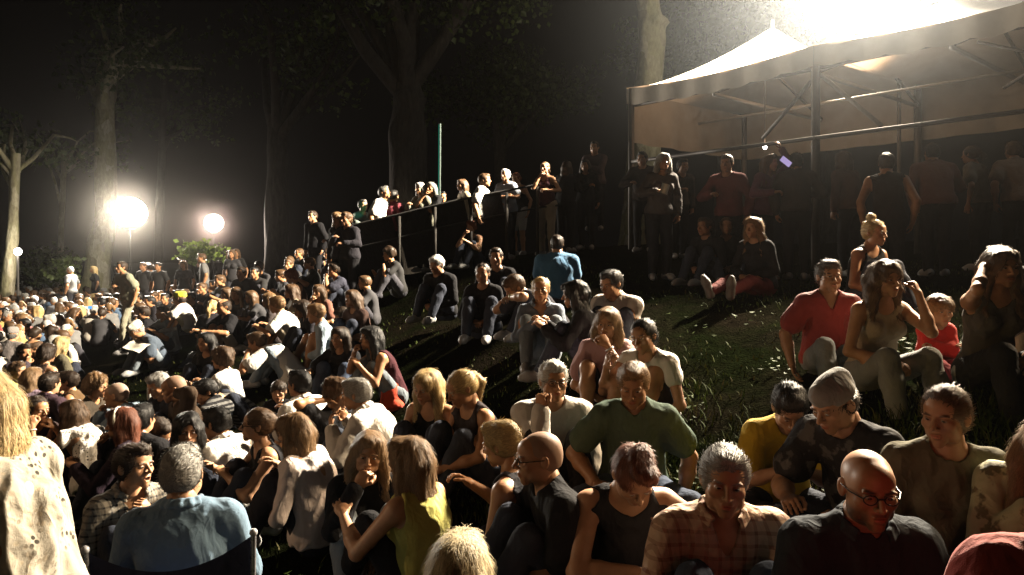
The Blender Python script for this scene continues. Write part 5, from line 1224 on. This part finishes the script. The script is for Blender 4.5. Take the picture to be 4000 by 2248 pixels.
fabric(lambda a, b: cpt((a - .5) * .60, -.17 - .10 * b - .05 * math.cos((a - .5) * 2.6) * (1 - .4 * b), .14 + .56 * b + .10 * b * (2 * abs(a - .5)) ** 2 * 1), 25, 13).build('back_panel', NAVY, t)
fabric(lambda a, b: cpt((a - .5) * .56, -.2 + .5 * b, .17 - .045 * math.cos((a - .5) * 3)), 17, 9).build('seat_panel', NAVY, t)
for sd in (-1, 1):
    MB().tube([cpt(sd * .31, -.30, .82), cpt(sd * .30, -.20, .15), cpt(sd * .27, -.16, -.30)], .011, 8).build('back_pole', TUB, t)
    MB().tube([cpt(sd * .30, -.22, -.30), cpt(-sd * .27, -.27, .14)], .010, 8).build('cross_leg', TUB, t)
    MB().tube([cpt(sd * .30, .30, -.30), cpt(sd * .30, .30, .36)], .010, 8).build('front_leg', TUB, t)
    fabric(lambda a, b: cpt(sd * (.27 + .07 * a), -.24 + .58 * b, .37 - .015 * math.sin(b * 3.1)), 4, 9).build('armrest', NAVY, t)
    v_, q_ = uv_sphere(cpt(sd * .31, -.302, .825), (.017,) * 3); MB().add(v_, q_).build('end_cap', m_plain('cap_plastic', (.30, .31, .33), .4, 0.), t)
# things held or lying about
def who(sub): return next(a for a in PEOPLE if sub in a['label'])
def wpt(a, p): return rot_z(rad(a['yaw'])) @ np.asarray(p, float) + a['root']
def slab(name, label, cat, pos, size, R, mat, bevel=.0):
    o = tag(MB().box((0, 0, 0), size, R).build(name, mat, None, smooth=False), label, cat); o.location = tuple(pos)
    bv = o.modifiers.new('bevel', 'BEVEL'); bv.width = min(size) * .3; bv.segments = 2; return o
def sheetobj(name, label, cat, pos, w, h, R, mat):
    P_ = np.array([[((a / 8 - .5) * w, .010 * math.sin(a * .8) + .006 * math.sin(b), (b / 8 - .5) * h) for b in range(9)] for a in range(9)]).reshape(-1, 3)
    i = np.arange(8)[:, None] * 9; j = np.arange(8)[None]; q = np.stack([i + j, i + 9 + j, i + 9 + j + 1, i + j + 1], -1).reshape(-1, 4); n = len(P_)
    o = tag(MB().add(np.vstack([P_ @ R.T, (P_ + [0, .001, 0]) @ R.T]), np.vstack([q, q[:, ::-1] + n])).build(name, mat), label, cat); o.location = tuple(pos); return o
PAPER = m_plain('paper', (.72, .68, .58), .8, 0.)
def hand_tip(a, key): s_ = a['sk']; d = unit(s_.wr[key] - s_.el[key]); return wpt(a, s_.wr[key] + d * .10 * s_.k)
a = who('sheet of paper'); sheetobj('paper_sheet', 'large sheet of paper held by the man in dark blue', 'paper', (hand_tip(a, 'L') + hand_tip(a, 'R')) / 2 + V(.08, -.1, .02), .32, .26, rot_x(-1.0) @ rot_y(.4), PAPER)
a = who('white paper near'); sheetobj('paper_sheet', 'small white paper hanging from a hand near the marquee corner', 'paper', at(2597, 738, a['D'] - .45), .10, .13, rot_y(.3), PAPER)
a = who('violet glowing phone'); slab('phone', 'phone with a violet glowing screen held up under the marquee', 'phone', at(3070, 632, a['D'] - .3), (.075, .010, .15), rot_y(-.9), m_emit('phone_screen', (.42, .33, .62), .9))
a = who('boy in a yellow shirt'); slab('phone', 'dark phone in the hands of the boy in yellow', 'phone', (hand_tip(a, 'L') + hand_tip(a, 'R')) / 2 + V(0, -.02, .03), (.075, .15, .010), rot_x(.5), m_plain('phone_glass', (.015, .015, .018), .15, 0.))
slab('phone', 'tiny blue screen shining in the dark part of the far crowd', 'phone', at(351, 1202, 13.2), (.07, .010, .05), rot_x(-.3), m_emit('blue_screen', (.10, .40, .95), 1.4))
a = who('red bag behind')
G = []; p0 = at(1530, 1462, a['D'] + .05); gz0 = float(ground(p0[0], p0[1]))
t = tag(empty('bag', (p0[0], p0[1], gz0)), 'bright red bag lying behind the long black haired woman', 'bag')
pr = [ell((0, 0, .17), (.10, .16, .17), k=.03), ell((.02, 0, .06), (.12, .19, .07), k=.05)]; lo, hi = bounds(pr, .03); v_, q_ = nets(lambda p: sdf(pr, p) + F32(.012) * wob(p, 18, 4), lo, hi, .014)
MB().add(v_, q_).build('sack', m_cloth((.62, .07, .03), None, (0, 0, 0)), t); an = np.linspace(0, math.pi, 9); MB().tube(np.stack([.0 * an, -.09 * np.cos(an), .30 + .12 * np.sin(an)], 1), .010, 6).build('strap', m_cloth((.3, .05, .03), None, (0, 0, 0)), t)
for lb, px, py, Y, col in (('white bottle standing in the grass left of the reading man', 585, 1420, 9.6, (.7, .7, .66)), ('clear plastic cup on the grass in front of the two long haired girls', 1655, 1745, 4.7, (.55, .55, .52))):
    p0 = at(px, py, Y); p0[2] = float(ground(p0[0], p0[1])); t = tag(empty('bottle' if 'bottle' in lb else 'cup', p0), lb, 'bottle' if 'bottle' in lb else 'cup'); m = m_plain('plastic', col, .3, 0.)
    pts = [(0, 0, 0), (0, 0, .02), (0, 0, .15), (0, 0, .19), (0, 0, .22)]; MB().tube(pts, [.030, .035, .035, .016, .015] if 'bottle' in lb else [.028, .03, .036, .038, .040], 12).build('body', m, t)
    if 'bottle' in lb: MB().tube([(0, 0, .22), (0, 0, .24)], .017, 10).build('lid', m_plain('lid', (.05, .2, .4), .4, 0.), t)

# ------------------------------------------------------------------ air, sky, camera
HZ = MB().box((20, 50, 18), (260, 190, 60)).build('haze', []); HZ.data.materials.clear()
hm_ = bpy.data.materials.new('haze'); hm_.use_nodes = True; nt = hm_.node_tree; nt.nodes.clear(); o_ = nt.nodes.new('ShaderNodeOutputMaterial'); pv = nt.nodes.new('ShaderNodeVolumePrincipled')
pv.inputs['Color'].default_value = (.9, .88, .86, 1); pv.inputs['Density'].default_value = .00022; pv.inputs['Anisotropy'].default_value = .88; nt.links.new(pv.outputs[0], o_.inputs['Volume']); HZ.data.materials.append(hm_); tag(HZ, kind='stuff')
def glare_cloud(pos, r, dens, g, col):  # added volume around a lamp, standing in for lens glare and veil
    v_, q_ = uv_sphere((0, 0, 0), (r, r, r), None, 24, 14); m = bpy.data.materials.new('glare_cloud'); m.use_nodes = True; nt = m.node_tree; nt.nodes.clear(); o_ = nt.nodes.new('ShaderNodeOutputMaterial')
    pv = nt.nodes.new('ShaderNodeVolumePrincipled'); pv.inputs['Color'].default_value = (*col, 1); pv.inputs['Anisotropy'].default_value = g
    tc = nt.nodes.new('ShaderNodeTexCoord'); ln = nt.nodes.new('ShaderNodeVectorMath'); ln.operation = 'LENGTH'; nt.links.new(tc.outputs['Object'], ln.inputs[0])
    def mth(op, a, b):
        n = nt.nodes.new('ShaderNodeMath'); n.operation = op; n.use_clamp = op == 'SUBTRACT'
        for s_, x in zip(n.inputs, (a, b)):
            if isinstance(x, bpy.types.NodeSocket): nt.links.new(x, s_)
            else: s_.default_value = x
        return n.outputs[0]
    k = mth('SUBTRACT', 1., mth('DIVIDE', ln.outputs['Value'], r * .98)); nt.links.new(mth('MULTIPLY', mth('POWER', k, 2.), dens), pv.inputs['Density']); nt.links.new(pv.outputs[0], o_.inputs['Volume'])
    o = MB().add(v_, q_).build('glare_cloud', m); o.location = tuple(pos); tag(o, kind='stuff')
glare_cloud(K2, 3.4, .034, .6, (1, .93, .84)); glare_cloud(K3, 2.6, .045, .6, (1, .82, .78)); glare_cloud(K1 + V(.6, -1.0, -1.2), 8.5, .013, .6, (.78, .88, 1.))
sc = bpy.context.scene
w = bpy.data.worlds.new('World'); sc.world = w; w.use_nodes = True; nt = w.node_tree; bg = nt.nodes['Background']
sky = nt.nodes.new('ShaderNodeTexSky'); sky.sky_type = 'NISHITA'; sky.sun_disc = False; sky.sun_elevation = rad(-8); sky.sun_rotation = rad(200)
mx = nt.nodes.new('ShaderNodeMix'); mx.data_type = 'RGBA'; mx.blend_type = 'ADD'; mx.inputs[0].default_value = 1; nt.links.new(sky.outputs[0], mx.inputs[6]); mx.inputs[7].default_value = (.013, .0105, .0095, 1)
nt.links.new(mx.outputs[2], bg.inputs[0]); bg.inputs[1].default_value = .10
cam = bpy.data.cameras.new('camera'); co = bpy.data.objects.new('camera', cam); C.objects.link(co); sc.camera = co
co.location = (0, 0, CAMZ); co.rotation_euler = (rad(90), 0, 0); cam.sensor_width = 36; cam.lens = 36 * FPX / 4000; cam.shift_y = -(1124 - HY) / 4000; cam.clip_end = 600; cam.clip_start = .05
sc.view_settings.view_transform = 'Standard'; sc.view_settings.look = 'None'; sc.view_settings.exposure = 0; sc.view_settings.gamma = 1
cy = sc.cycles; cy.use_denoising = True; cy.max_bounces = 5; cy.diffuse_bounces = 1; cy.glossy_bounces = 2; cy.transmission_bounces = 3; cy.volume_bounces = 0; cy.sample_clamp_indirect = .4; cy.volume_max_steps = 64
print('script built in', round(time.time() - T_START, 1), 's; people', len(PEOPLE), 'far', n_far, n_h)
